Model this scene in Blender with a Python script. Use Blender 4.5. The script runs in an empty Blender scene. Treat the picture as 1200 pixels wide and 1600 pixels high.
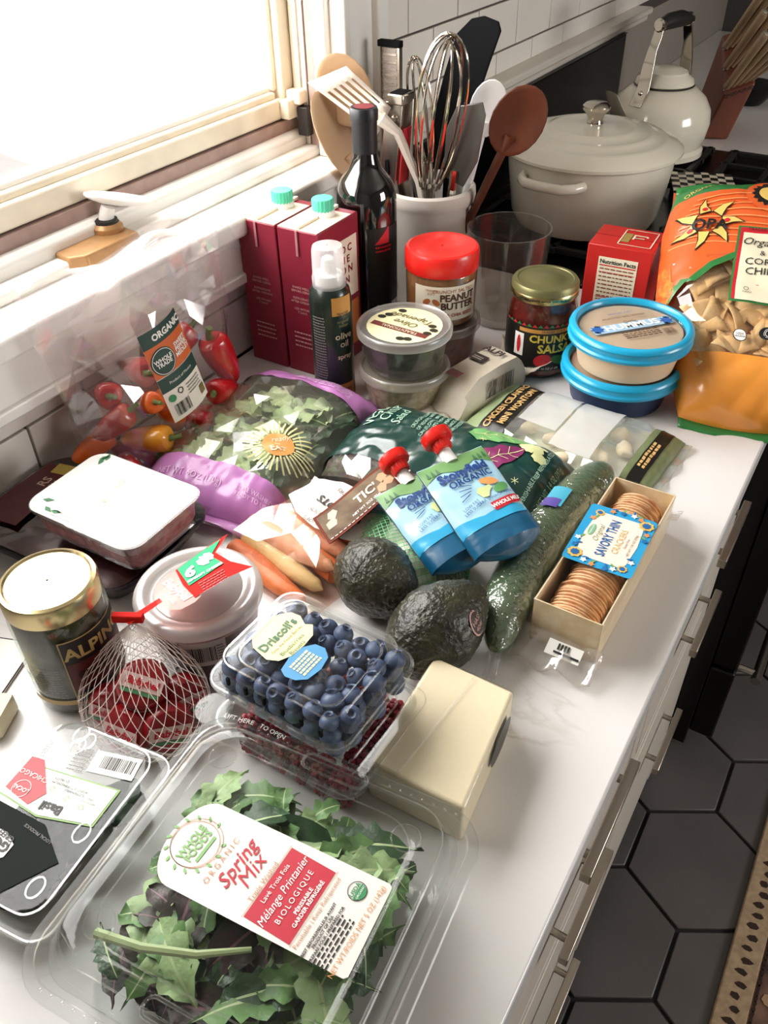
import bpy, bmesh, math, random
from mathutils import Vector as V, Matrix, noise
S = bpy.context.scene; COL = S.collection; pi = math.pi; rad = math.radians
random.seed(7)
# ------------------------------------------------------------------ camera
F_PX = 1320.56
cam_d = bpy.data.cameras.new('camera'); cam = bpy.data.objects.new('camera', cam_d); COL.objects.link(cam)
cam_d.sensor_fit = 'HORIZONTAL'; cam_d.sensor_width = 36; cam_d.lens = 36 * F_PX / 1200; cam_d.clip_start = .01
rt = V((0.85521122, 0.51799601, -0.01714372)); dn = V((0.31735669, -0.54953421, -0.77284984)); fw = V((-0.40975419, 0.65550918, -0.63435732))
cam.matrix_world = Matrix(((rt.x, -dn.x, -fw.x, .689), (rt.y, -dn.y, -fw.y, 0), (rt.z, -dn.z, -fw.z, .548), (0, 0, 0, 1)))
S.camera = cam
# ------------------------------------------------------------------ daylight: overcast white sky
S.view_settings.view_transform = 'Standard'; S.view_settings.look = 'None'; S.view_settings.gamma = 1
S.view_settings.use_curve_mapping = False; S.view_settings.exposure = EXPO = 0.12
w = bpy.data.worlds.new('overcast_sky'); S.world = w; w.use_nodes = True
bg = w.node_tree.nodes['Background']; bg.inputs[0].default_value = (1, .98, .955, 1); bg.inputs[1].default_value = 13
for nm, loc, rot, sx, sy in (('window_portal', (-.108, .5, .585), (0, -pi / 2, 0), .76, 1.02), ('added_fill_opening_portal', (2.93, 1.35, .6), (0, pi / 2, 0), .9, 1.0)):  # second portal serves an unseen opening added on the right for fill light
    pl = bpy.data.lights.new(nm, 'AREA'); pl.shape = 'RECTANGLE'; pl.size = sx; pl.size_y = sy; pl.cycles.is_portal = True
    po = bpy.data.objects.new(nm, pl); po.location = loc; po.rotation_euler = rot; COL.objects.link(po)
S.cycles.transparent_max_bounces = 40; S.cycles.max_bounces = 10; S.cycles.diffuse_bounces = 5; S.cycles.glossy_bounces = 5
S.cycles.caustics_reflective = False; S.cycles.caustics_refractive = False; S.cycles.sample_clamp_indirect = 6

# ------------------------------------------------------------------ materials
def lin(h):
    h = h.lstrip('#'); o = []
    for i in (0, 2, 4):
        c = int(h[i:i + 2], 16) / 255; o.append(c / 12.92 if c <= .04045 else ((c + .055) / 1.055) ** 2.4)
    return (*o, 1)
MATS = {}
def mat(name, col='#888888', rough=.5, metal=0, var=0, vs=40, col2=None, bump=0, bs=300, coat=0, trans=0, sub=0, stretch=None, spec=.5, detail=4):
    if name in MATS: return MATS[name]
    m = bpy.data.materials.new(name); m.use_nodes = True; n = m.node_tree.nodes; L = m.node_tree.links; b = n['Principled BSDF']
    b.inputs['Base Color'].default_value = lin(col); b.inputs['Roughness'].default_value = rough; b.inputs['Metallic'].default_value = metal
    b.inputs['Coat Weight'].default_value = coat; b.inputs['Coat Roughness'].default_value = .06; b.inputs['Transmission Weight'].default_value = trans
    b.inputs['Specular IOR Level'].default_value = spec
    if sub: b.inputs['Subsurface Weight'].default_value = sub; b.inputs['Subsurface Radius'].default_value = (.006, .004, .002); b.inputs['Subsurface Scale'].default_value = 1
    tc = n.new('ShaderNodeTexCoord'); src = tc.outputs['Object']
    if stretch:
        mp = n.new('ShaderNodeMapping'); mp.inputs['Scale'].default_value = stretch; L.new(src, mp.inputs[0]); src = mp.outputs[0]
    if var or col2:
        t = n.new('ShaderNodeTexNoise'); t.inputs['Scale'].default_value = vs; t.inputs['Detail'].default_value = detail; L.new(src, t.inputs['Vector'])
        r = n.new('ShaderNodeValToRGB'); L.new(t.outputs['Fac'], r.inputs[0])
        a = lin(col); e = lin(col2) if col2 else tuple(min(1, x * (1 + var)) for x in a[:3]) + (1,)
        s = a if col2 else tuple(x * (1 - var) for x in a[:3]) + (1,)
        r.color_ramp.elements[0].color = s; r.color_ramp.elements[1].color = e; r.color_ramp.elements[0].position = .32; r.color_ramp.elements[1].position = .68
        L.new(r.outputs[0], b.inputs['Base Color'])
    if bump:
        t = n.new('ShaderNodeTexNoise'); t.inputs['Scale'].default_value = bs; t.inputs['Detail'].default_value = 3; L.new(src, t.inputs['Vector'])
        bp = n.new('ShaderNodeBump'); bp.inputs['Strength'].default_value = bump; bp.inputs['Distance'].default_value = .002; L.new(t.outputs['Fac'], bp.inputs['Height']); L.new(bp.outputs[0], b.inputs['Normal'])
    MATS[name] = m; return m
def film(name, tint='#ffffff', rough=.06, base=.05, edge=.6, haze=0, hazecol='#ffffff', bump=0, bs=60):
    """thin clear plastic: see-through sheet with a mirror-like skin and a little milkiness"""
    if name in MATS: return MATS[name]
    m = bpy.data.materials.new(name); m.use_nodes = True; n = m.node_tree.nodes; L = m.node_tree.links; n.clear()
    out = n.new('ShaderNodeOutputMaterial'); tr = n.new('ShaderNodeBsdfTransparent'); tr.inputs[0].default_value = lin(tint)
    gl = n.new('ShaderNodeBsdfGlossy'); gl.inputs['Roughness'].default_value = rough; gl.inputs[0].default_value = (1, 1, 1, 1)
    lw = n.new('ShaderNodeLayerWeight'); lw.inputs['Blend'].default_value = .5
    p = n.new('ShaderNodeMath'); p.operation = 'POWER'; p.inputs[1].default_value = 3.2; L.new(lw.outputs['Facing'], p.inputs[0])
    q = n.new('ShaderNodeMath'); q.operation = 'MULTIPLY_ADD'; q.inputs[1].default_value = edge; q.inputs[2].default_value = base; L.new(p.outputs[0], q.inputs[0])
    mx = n.new('ShaderNodeMixShader'); L.new(q.outputs[0], mx.inputs[0]); L.new(gl.outputs[0], mx.inputs[2]); last = tr.outputs[0]
    if haze:
        df = n.new('ShaderNodeBsdfDiffuse'); df.inputs[0].default_value = lin(hazecol); tl = n.new('ShaderNodeBsdfTranslucent'); tl.inputs[0].default_value = lin(hazecol)
        ad = n.new('ShaderNodeMixShader'); ad.inputs[0].default_value = .5; L.new(df.outputs[0], ad.inputs[1]); L.new(tl.outputs[0], ad.inputs[2])
        hz = n.new('ShaderNodeMixShader'); hz.inputs[0].default_value = haze; L.new(last, hz.inputs[1]); L.new(ad.outputs[0], hz.inputs[2]); last = hz.outputs[0]
    L.new(last, mx.inputs[1]); L.new(mx.outputs[0], out.inputs[0])
    if bump:
        tc = n.new('ShaderNodeTexCoord'); t = n.new('ShaderNodeTexNoise'); t.inputs['Scale'].default_value = bs; t.inputs['Detail'].default_value = 2; L.new(tc.outputs['Object'], t.inputs['Vector'])
        bp = n.new('ShaderNodeBump'); bp.inputs['Strength'].default_value = bump; bp.inputs['Distance'].default_value = .004; L.new(t.outputs['Fac'], bp.inputs['Height'])
        L.new(bp.outputs[0], gl.inputs['Normal'])
    MATS[name] = m; return m

# ------------------------------------------------------------------ object helpers
def tag(o, label=None, cat=None, group=None, kind=None):
    for k, v in (('label', label), ('category', cat), ('group', group), ('kind', kind)):
        if v: o[k] = v
    return o
def thing(name, label, cat, loc=(0, 0, 0), rz=0, group=None, mtx=None, kind=None):
    o = bpy.data.objects.new(name, None); o.empty_display_size = .02; COL.objects.link(o)
    if mtx: o.matrix_basis = mtx
    else: o.matrix_basis = Matrix.Translation(V(loc)) @ Matrix.Rotation(rad(rz), 4, 'Z')
    return tag(o, label, cat, group, kind)
def frame(o, xd, yd):
    x = V(xd).normalized(); z = x.cross(V(yd)).normalized(); y = z.cross(x)
    return Matrix(((x.x, y.x, z.x, o[0]), (x.y, y.y, z.y, o[1]), (x.z, y.z, z.z, o[2]), (0, 0, 0, 1)))
def emit(name, bm, m, parent=None, smooth=True, world=False, bevel=0, seg=2, sub=0, solid=0, ang=40):
    if world and parent: bmesh.ops.transform(bm, matrix=parent.matrix_basis.inverted(), verts=bm.verts)
    bm.normal_update()
    me = bpy.data.meshes.new(name); bm.to_mesh(me); bm.free()
    for x in (m if isinstance(m, (list, tuple)) else [m]): me.materials.append(x)
    if smooth:
        me.polygons.foreach_set('use_smooth', [True] * len(me.polygons)); me.set_sharp_from_angle(angle=rad(ang))
    o = bpy.data.objects.new(name, me); COL.objects.link(o)
    if parent: o.parent = parent
    if solid: d = o.modifiers.new('s', 'SOLIDIFY'); d.thickness = solid; d.offset = 0
    if bevel:
        d = o.modifiers.new('b', 'BEVEL'); d.width = bevel; d.segments = seg; d.limit_method = 'ANGLE'; d.angle_limit = rad(35)
    if sub: d = o.modifiers.new('u', 'SUBSURF'); d.levels = d.render_levels = sub
    return o
def dup(o, loc=None, mtx=None, label=None):
    c = o.copy(); COL.objects.link(c)
    if mtx: c.matrix_basis = mtx
    elif loc: c.location = loc
    if label: c['label'] = label
    for ch in list(o.children):
        k = ch.copy(); COL.objects.link(k); k.parent = c
        for g in list(ch.children):
            q = g.copy(); COL.objects.link(q); q.parent = k
    return c
def box(x0, x1, y0, y1, z0, z1, bm=None):
    bm = bm or bmesh.new()
    v = [bm.verts.new((x, y, z)) for z in (z0, z1) for x, y in ((x0, y0), (x1, y0), (x1, y1), (x0, y1))]
    for f in ((3, 2, 1, 0), (4, 5, 6, 7), (0, 1, 5, 4), (1, 2, 6, 5), (2, 3, 7, 6), (3, 0, 4, 7)): bm.faces.new([v[i] for i in f])
    return bm
def loft(loops, c0=True, c1=True, bm=None, closed=True):
    bm = bm or bmesh.new(); rows = [[bm.verts.new(p) for p in l] for l in loops]; n = len(rows[0])
    for a, b in zip(rows, rows[1:]):
        for i in range(n if closed else n - 1): bm.faces.new((a[i], a[(i + 1) % n], b[(i + 1) % n], b[i]))
    if c0: bm.faces.new(rows[0][::-1])
    if c1: bm.faces.new(rows[-1])
    return bm
def circ(r, z, n=40, cx=0, cy=0): return [(cx + r * math.cos(2 * pi * i / n), cy + r * math.sin(2 * pi * i / n), z) for i in range(n)]
def lathe(prof, n=40, c0=True, c1=True, bm=None, cx=0, cy=0): return loft([circ(max(r, 1e-5), z, n, cx, cy) for r, z in prof], c0, c1, bm)
def rr(wd, dp, r, k=6):
    o = []
    for sx, sy, a in ((1, 1, 0), (-1, 1, 90), (-1, -1, 180), (1, -1, 270)):
        for i in range(k + 1):
            t = rad(a + 90 * i / k); o.append((sx * (wd / 2 - r) + r * math.cos(t), sy * (dp / 2 - r) + r * math.sin(t)))
    return o
def rloft(secs, k=6, c0=True, c1=True, bm=None):
    """stack of rounded rectangles (w, d, r, z)"""
    return loft([[(x, y, z) for x, y in rr(a, b, r, k)] for a, b, r, z in secs], c0, c1, bm)
def tube(pts, r, n=6, bm=None, cap=True, closed=False):
    bm = bm or bmesh.new(); pts = [V(p) for p in pts]; N = len(pts); rows = []; up = None
    for i, p in enumerate(pts):
        d = (pts[(i + 1) % N] - pts[i - 1]) if closed else (pts[min(i + 1, N - 1)] - pts[max(i - 1, 0)])
        d.normalize()
        if up is None: up = V((0, 0, 1)) if abs(d.z) < .9 else V((1, 0, 0))
        a = d.cross(up)
        if a.length < 1e-6: a = d.cross(V((1, 0, 0)))
        a.normalize(); b = a.cross(d); up = b; q = r[i] if isinstance(r, (list, tuple)) else r
        rows.append([bm.verts.new(p + a * (q * math.cos(2 * pi * j / n)) + b * (q * math.sin(2 * pi * j / n))) for j in range(n)])
    prs = list(zip(rows, rows[1:])) + ([(rows[-1], rows[0])] if closed else [])
    for a, b in prs:
        for j in range(n): bm.faces.new((a[j], a[(j + 1) % n], b[(j + 1) % n], b[j]))
    if cap and not closed: bm.faces.new(rows[0][::-1]); bm.faces.new(rows[-1])
    return bm
def prism(poly, z0, z1, bm=None): return loft([[(x, y, z0) for x, y in poly], [(x, y, z1) for x, y in poly]], True, True, bm)
def grid(fn, nu, nv, u0=-1, u1=1, v0=-1, v1=1, bm=None):
    bm = bm or bmesh.new()
    r = [[bm.verts.new(fn(u0 + (u1 - u0) * i / nu, v0 + (v1 - v0) * j / nv)) for i in range(nu + 1)] for j in range(nv + 1)]
    for j in range(nv):
        for i in range(nu): bm.faces.new((r[j][i], r[j][i + 1], r[j + 1][i + 1], r[j + 1][i]))
    return bm
def ball(c, rx, ry=None, rz=None, n=16, m=10, bm=None, fn=None):
    ry = ry or rx; rz = rz or rx; bm = bm or bmesh.new(); c = V(c); rows = []
    for j in range(1, m):
        t = pi * j / m; rows.append([V((rx * math.sin(t) * math.cos(2 * pi * i / n), ry * math.sin(t) * math.sin(2 * pi * i / n), -rz * math.cos(t))) for i in range(n)])
    f = fn or (lambda p: p)
    rows = [[bm.verts.new(f(p) + c) for p in r] for r in rows]; a = bm.verts.new(f(V((0, 0, -rz))) + c); b = bm.verts.new(f(V((0, 0, rz))) + c)
    for x, y in zip(rows, rows[1:]):
        for i in range(n): bm.faces.new((x[i], x[(i + 1) % n], y[(i + 1) % n], y[i]))
    for i in range(n): bm.faces.new((a, rows[0][(i + 1) % n], rows[0][i])); bm.faces.new((b, rows[-1][i], rows[-1][(i + 1) % n]))
    return bm
def refine(bm, L):
    for _ in range(6):
        es = [e for e in bm.edges if e.calc_length() > L]
        if not es: break
        bmesh.ops.subdivide_edges(bm, edges=es, cuts=1); bmesh.ops.triangulate(bm, faces=[f for f in bm.faces if len(f.verts) > 3])
# surfaces that print is laid on: fn(x, y, h) -> point h above the surface
def plane(o, xd, yd):
    o = V(o); xd = V(xd).normalized(); yd = V(yd).normalized(); nn = xd.cross(yd)
    return lambda x, y, h=0: o + xd * x + yd * y + nn * h
def flat(z): return plane((0, 0, z), (1, 0, 0), (0, 1, 0))
def cylF(r, z0, a0, taper=0):
    def f(x, y, h=0):
        q = r + taper * y + h; a = rad(a0) + x / r; return V((q * math.cos(a), q * math.sin(a), z0 + y))
    return f
def lay(bm, Fn, at, ang, h):
    c, s = math.cos(rad(ang)), math.sin(rad(ang))
    for v in bm.verts: v.co = Fn(at[0] + c * v.co.x - s * v.co.y, at[1] + s * v.co.x + c * v.co.y, h)
def text(s, Fn, par, m, size, at=(0, 0), ang=0, align='CENTER', h=.0009, shear=0, bold=0, xs=1, L=None, space=1, line=1, name='lettering', arc=0):
    cu = bpy.data.curves.new('t', 'FONT'); cu.body = s; cu.size = size; cu.align_x = align; cu.align_y = 'CENTER'; cu.shear = shear; cu.offset = bold * size
    cu.resolution_u = 2; cu.space_character = space; cu.space_line = line
    o = bpy.data.objects.new('t', cu); COL.objects.link(o); dg = bpy.context.evaluated_depsgraph_get()
    me = bpy.data.meshes.new_from_object(o.evaluated_get(dg)); bpy.data.objects.remove(o); bpy.data.curves.remove(cu)
    bm = bmesh.new(); bm.from_mesh(me); bpy.data.meshes.remove(me)
    for v in bm.verts:
        v.co.x *= xs
        if arc: v.co.y += arc * v.co.x ** 2
    if L: refine(bm, L)
    lay(bm, Fn, at, ang, h)
    return emit(name, bm, m, par, smooth=False)
def decal(name, poly, Fn, par, m, at=(0, 0), ang=0, h=.0004, L=.008):
    bm = bmesh.new(); bm.faces.new([bm.verts.new((x, y, 0)) for x, y in poly]); bmesh.ops.triangulate(bm, faces=bm.faces[:])
    if L: refine(bm, L)
    lay(bm, Fn, at, ang, h)
    return emit(name, bm, m, par, smooth=True)
def strips(name, rects, Fn, par, m, at=(0, 0), ang=0, h=.0008, L=.006):
    bm = bmesh.new()
    for x0, x1, y0, y1 in rects: bm.faces.new([bm.verts.new(p) for p in ((x0, y0, 0), (x1, y0, 0), (x1, y1, 0), (x0, y1, 0))])
    if L: bmesh.ops.triangulate(bm, faces=bm.faces[:]); refine(bm, L)
    lay(bm, Fn, at, ang, h)
    return emit(name, bm, m, par, smooth=False)
def barcode(wd, ht, n=18, seed=1):
    r = random.Random(seed); x = -wd / 2; o = []
    while x < wd / 2: t = wd / n * r.choice((.3, .45, .8)); o.append((x, min(x + t, wd / 2), -ht / 2, ht / 2)); x += t + wd / n * r.choice((.35, .5, .7))
    return o
def fineprint(wd, n, dy, th, seed=1):
    """rows of print too small to read"""
    r = random.Random(seed); o = []
    for i in range(n):
        x = -wd / 2
        while x < wd / 2 - .001: t = r.uniform(.06, .16) * wd; o.append((x, min(x + t, wd / 2), -i * dy, -i * dy + th)); x += t + wd * .03
    return o
def rect(wd, ht): return [(-wd / 2, -ht / 2), (wd / 2, -ht / 2), (wd / 2, ht / 2), (-wd / 2, ht / 2)]
def ell(a, b=None, n=28): b = b or a; return [(a * math.cos(2 * pi * i / n), b * math.sin(2 * pi * i / n)) for i in range(n)]
def burst(r0, r1, n): return [((r1 if i % 2 else r0) * math.cos(pi * i / n), (r1 if i % 2 else r0) * math.sin(pi * i / n)) for i in range(2 * n)]
def nz(x, y, z=0): return noise.noise(V((x, y, z)))
def crinkle(x, y, sc, seed):
    a = abs(nz(x * sc, y * sc, seed)); b = abs(nz(x * sc * 2.1 + 7, y * sc * 1.6, seed + 3)); c = abs(nz(x * sc * .7 + y * sc * .7, y * sc * 1.5 - x * sc * .4, seed + 9))
    return a * .55 + b * .25 + c * .5 - .3
def pillow(a, b, t, seed=0, amp=.004, sc=28, pu=3, pv=4, low=.002):
    def f(x, y, h=0):
        u = min(1, abs(x) / a); v = min(1, abs(y) / b); e = max(0, 1 - u ** pu) ** .5 * max(0, 1 - v ** pv) ** .5
        return V((x, y, low + t * e + amp * crinkle(x, y, sc, seed) * min(1, e * 2.2) + h))
    return f
def bagpatch(name, Fn, x0, x1, y0, y1, m, par, nu=48, nv=48, h=0, facet=False):
    bm = grid(lambda u, v: Fn(u, v, h), nu, nv, x0, x1, y0, y1)
    if facet:   # stiff film folds into flat facets
        for v in bm.verts:
            if not v.is_boundary: v.co += V((random.uniform(-.3, .3) * (x1 - x0) / nu, random.uniform(-.3, .3) * (y1 - y0) / nv, random.uniform(-1, 1) * facet))
        bmesh.ops.triangulate(bm, faces=bm.faces[:], quad_method='SHORT_EDGE')
    return emit(name, bm, m, par, ang=60, smooth=not facet)

# shared materials
WHT = mat('white_print', '#f4f2ec', .5); BLK = mat('black_print', '#151515', .5); RED = mat('red_print', '#c8202c', .45); CREAM = mat('cream_print', '#efe6c8', .5)
INK = mat('dark_ink', '#2a2524', .6); GREYP = mat('grey_print', '#8d8a86', .6)
CLEAR = film('clear_plastic', '#f7f8f7', .05, .04, .55, haze=.02); BAGF = film('clear_bag_film', '#f8f8f8', .05, .05, .6, haze=.03, bump=.25, bs=90)
GLASS = film('jar_glass', '#e9efe8', .02, .05, .7)
# ================================================================== the setting
TILE = mat('glazed_white_tile', '#e9e4dc', .18, var=.03, vs=6, bump=.06, bs=14); GROUT = mat('dark_grout', '#4a423e', .9)
PAINT = mat('white_paint', '#efece6', .42, var=.02, vs=12); CREAMPAINT = mat('aged_cream_sash', '#eadfca', .5, var=.05, vs=30, bump=.1, bs=80)
STRIPM = mat('dusty_pink_weatherstrip', '#a58a82', .6, var=.1, vs=50); PLASTER = mat('room_plaster', '#d9d4cb', .8)
XW0, XW1 = -.113, -.006; WY0, WY1, WZ0, WZ1 = -.02, 1.0, .19, .95
bm = box(XW0, XW1, -1.7, WY0, -.914, 1.55); box(XW0, XW1, WY1, 3.3, -.914, 1.55, bm); box(XW0, XW1, WY0, WY1, -.914, WZ0 - .03, bm); box(XW0, XW1, WY0, WY1, WZ1, 1.55, bm)
wall = tag(emit('wall_left', bm, GROUT, smooth=False), kind='structure')
tm = {}
def tile(y0, y1, z0, z1):
    k = (round(y1 - y0, 3), round(z1 - z0, 3))
    if k not in tm:
        o = emit('tile', box(-.007, 0, 0, k[0], 0, k[1]), TILE, wall, bevel=.0012); tm[k] = o
    else: o = tm[k].copy(); COL.objects.link(o)
    o.parent = wall; o.location = (0, y0, z0)
PT, GR, TH = .155, .0028, .0762
def row(r, ya, yb, zmax=9, zmin=-9):
    y = (.5 if r % 2 else .423) - PT * 12
    z0 = max(r * TH + GR / 2, zmin); z1 = min((r + 1) * TH - GR / 2, zmax)
    while y < yb:
        a, b = max(y + GR / 2, ya), min(y + PT - GR / 2, yb)
        if b - a > .01: tile(a, b, z0, z1)
        y += PT
for r in (0, 1): row(r, .05, 1.18)
for r in range(2, 16): row(r, 1.105, 2.4, zmin=.193)
tag(emit('trim_1', box(-.006, .026, 1.102, 2.3, .163, .178, box(-.006, .036, 1.102, 2.3, .178, .193)), mat('ledge_trim', '#cfc8bd', .35), bevel=.004), kind='structure')
tag(emit('wall_lower', box(-.006, .001, 1.18, 3.3, -.1, .17), mat('taupe_wall', '#8d857c', .7)), kind='structure')
# window
win = thing('window_1', None, None, (0, .3, .19), kind='structure')
def wp(name, bm, m, bevel=.002): return emit(name, bm, m, win, world=True, bevel=bevel)
wp('window_stool', box(-.035, .033, -.6, 1.125, .166, .19), PAINT, .005)
wp('apron', box(-.006, .017, -.6, 1.1, .112, .166, box(-.006, .023, -.6, 1.1, .104, .118)), PAINT, .003)
wp('stool_stop', box(-.05, -.022, WY0, WY1, .188, .202), PAINT, .004)
wp('frame_sill', box(-.085, -.044, WY0, WY1, .19, .221), PAINT, .008)
wp('weatherstrip', box(-.1, -.058, WY0, WY1, .215, .2355), STRIPM, .001)
wp('sash_bottom_rail', box(-.11, -.062, WY0, .997, .237, .262, box(-.104, -.07, WY0, .966, .26, .27)), CREAMPAINT, .003)
wp('glazing_bead', box(-.1, -.078, WY0, .966, .269, .276), PAINT, .002)
wp('sash_stile', box(-.11, -.062, .972, .998, .237, WZ1 - .06, box(-.1, -.072, .964, .974, .27, WZ1 - .06)), CREAMPAINT, .003)
wp('sash_stile', box(-.11, -.066, WY0 + .02, WY0 + .06, .25, WZ1 - .06), CREAMPAINT, .003)
wp('sash_top_rail', box(-.11, -.066, WY0 + .02, .988, WZ1 - .07, WZ1 - .025), CREAMPAINT, .003)
wp('jamb', box(-.12, .0, .9985, 1.02, .19, WZ1 + .01), PAINT, .001)
wp('jamb_track', box(-.06, -.048, .993, 1.0, .232, WZ1), CREAMPAINT, .001)
wp('jamb_track', box(-.043, -.036, .99, 1.0, .202, WZ1), mat('track_metal', '#cfc9be', .35, .4), .001)
wp('weatherstrip', box(-.034, -.022, .991, 1.0, .2, WZ1), STRIPM, .001)
wp('jamb_stop', box(-.02, .0, .986, 1.0, .19, WZ1), PAINT, .003)
wp('casing', box(-.006, .016, 1.0, 1.1, .19, WZ1 + .1, box(-.006, .023, .998, 1.012, .19, WZ1 + .1, box(-.006, .026, 1.074, 1.102, .19, WZ1 + .1))), PAINT, .003)
wp('casing', box(-.006, .02, WY0 - .1, WY0, .19, WZ1 + .1), PAINT, .003)
wp('casing', box(-.006, .02, WY0 - .1, 1.1, WZ1, WZ1 + .1), PAINT, .003)
wp('hinge_bracket', box(-.062, -.048, .962, .992, .238, .262, box(-.06, -.038, .975, .999, .255, .272)), CREAMPAINT, .002)
wp('hinge_slot', box(-.046, -.03, .978, .9915, .216, .252), mat('dark_hinge', '#2b2523', .5), .001)
wp('pane', box(-.092, -.089, WY0 + .05, .968, .262, WZ1 - .06), film('window_glass', '#ffffff', .01, .02, .35), 0)
# window crank
TAN = mat('tan_crank_cover', '#b98d5e', .38, .25, var=.08, vs=60)
cr = thing('window_crank', 'tan window crank housing with white fold-down handle on the sill', 'window crank', (-.012, .588, .19))
emit('cover', loft([[(x, y, z) for x, y in p] for p, z in (([(-.05, -.045), (-.008, -.05), (.006, -.035), (.006, .043), (-.05, .05)], .001), ([(-.048, -.043), (-.01, -.047), (.002, -.034), (.002, .041), (-.048, .047)], .017))]), TAN, cr, bevel=.002)
emit('hub', lathe([(.017, .014), (.017, .022), (.0135, .026), (.0135, .024)], 24, cx=-.03, cy=.028), TAN, cr)
emit('collar', lathe([(.0125, .024), (.0125, .029), (.009, .03)], 24, cx=-.03, cy=.028), BLK, cr)
WPL = mat('white_plastic', '#f1efec', .3, coat=.2)
emit('stem', tube([(-.03, .028, .026), (-.028, .03, .036), (-.026, .032, .042)], [.0085, .008, .0075], 12), WPL, cr)
emit('handle', loft([[(-.026 + .62 * wd * math.cos(2 * pi * i / 14), y, z + .38 * wd * .6 * math.sin(2 * pi * i / 14)) for i in range(14)] for y, z, wd in ((.008, .06, .004), (.012, .059, .018), (.024, .054, .028), (.039, .048, .032), (.059, .041, .03), (.079, .035, .02), (.096, .03, .01), (.1, .0295, .002))]), WPL, cr)
# room shell
def struct(name, bm, m, **k): return tag(emit(name, bm, m, smooth=False, **k), kind='structure')
struct('ceiling', box(-.16, 3, -1.7, 3.3, 1.5, 1.55), PLASTER)
struct('wall_far', box(-.16, 3, 3.25, 3.35, -.914, 1.55), mat('far_wall_paint', '#4a4542', .8))
struct('wall_right', box(2.95, 3.05, -1.7, .85, -.914, 1.55, box(2.95, 3.05, 1.85, 3.3, -.914, 1.55, box(2.95, 3.05, .85, 1.85, -.914, .15, box(2.95, 3.05, .85, 1.85, 1.05, 1.55)))), mat('right_wall_paint', '#8f8881', .8))  # gap in this out-of-view wall is added to let in fill daylight
struct('wall_near', box(-.16, 3, -1.75, -1.7, -.914, 1.55), PLASTER)
# floor with hexagonal tiles
flo = struct('floor', box(-.16, 3, -1.7, 3.3, -.96, -.9185), mat('floor_grout', '#1c1a1a', .9))
SLATE = mat('charcoal_floor_tile', '#5a5655', .42, var=.16, vs=5, bump=.12, bs=60); hx = None
for j in range(-5, 6):
    for i in range(-3, 5):
        x = .752 + .2217 * i + (.2217 / 2 if j % 2 else 0); y = .934 + .192 * j
        if x > 1.5 or y < .15 or y > 1.9: continue
        if hx is None:
            s = .1245; hx = emit('hexagonal_tile', prism([(s * math.sin(pi / 3 * k), s * math.cos(pi / 3 * k)) for k in range(6)][::-1], -.009, 0), SLATE, flo, bevel=.002); h_ = hx
        else: h_ = hx.copy(); COL.objects.link(h_); h_.parent = flo
        h_.location = (x, y, -.914 + random.uniform(-.0006, .0006))
# neighbouring roof seen through the window
ro = thing('neighbouring_roof', 'pale grey roof outside, seen low through the window', 'roof', (-4.5, 0, -1.5))
emit('roof_slope', loft([[(-1.3, -3, 0), (1.3, -3, 0), (1.3, 4.0, 0), (-1.3, 4.0, 0)], [(-.1, -3, .56), (.1, -3, .56), (.1, 3.35, .56), (-.1, 3.35, .56)]]), mat('weathered_shingle', '#3e3937', .8, var=.15, vs=3), ro, smooth=False)
emit('house_wall', box(-1.2, 1.2, -2.9, 3.9, -2.5, -.01), mat('siding', '#6d6866', .8), ro, smooth=False)
# countertops
MARB = bpy.data.materials.new('white_marble'); MARB.use_nodes = True; n = MARB.node_tree.nodes; L = MARB.node_tree.links; b = n['Principled BSDF']
tc = n.new('ShaderNodeTexCoord'); t1 = n.new('ShaderNodeTexNoise'); t1.inputs['Scale'].default_value = 3.2; t1.inputs['Detail'].default_value = 8; t1.inputs['Distortion'].default_value = 1.1
t2 = n.new('ShaderNodeTexNoise'); t2.inputs['Scale'].default_value = 4; ab = n.new('ShaderNodeMath'); ab.operation = 'SUBTRACT'; ab.inputs[1].default_value = .5; a2 = n.new('ShaderNodeMath'); a2.operation = 'ABSOLUTE'
rp = n.new('ShaderNodeValToRGB'); rp.color_ramp.elements[0].color = lin('#cfc9c2'); rp.color_ramp.elements[0].position = 0; rp.color_ramp.elements[1].color = lin('#e6e3e1'); rp.color_ramp.elements[1].position = .006
r2 = n.new('ShaderNodeValToRGB'); r2.color_ramp.elements[0].position = .56; r2.color_ramp.elements[1].position = .68; mx = n.new('ShaderNodeMixRGB'); mx.inputs[1].default_value = lin('#e6e3e1')
for a, c in ((tc.outputs['Object'], t1.inputs['Vector']), (tc.outputs['Object'], t2.inputs['Vector']), (t1.outputs['Fac'], ab.inputs[0]), (ab.outputs[0], a2.inputs[0]), (a2.outputs[0], rp.inputs[0]), (t2.outputs['Fac'], r2.inputs[0]), (r2.outputs[0], mx.inputs[0]), (rp.outputs[0], mx.inputs[2]), (mx.outputs[0], b.inputs['Base Color'])): L.new(a, c)
b.inputs['Roughness'].default_value = .22
ct = emit('countertop', box(.001, .641, -.9, 1.165, -.032, 0), MARB, bevel=.0025); tag(ct, 'white marble countertop with faint grey veins under the groceries', 'countertop')
c2 = emit('countertop', box(.001, .641, 1.93, 3.2, -.032, 0), MARB, bevel=.0025); tag(c2, 'pale countertop beyond the black range, under the knife block', 'countertop')
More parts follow.
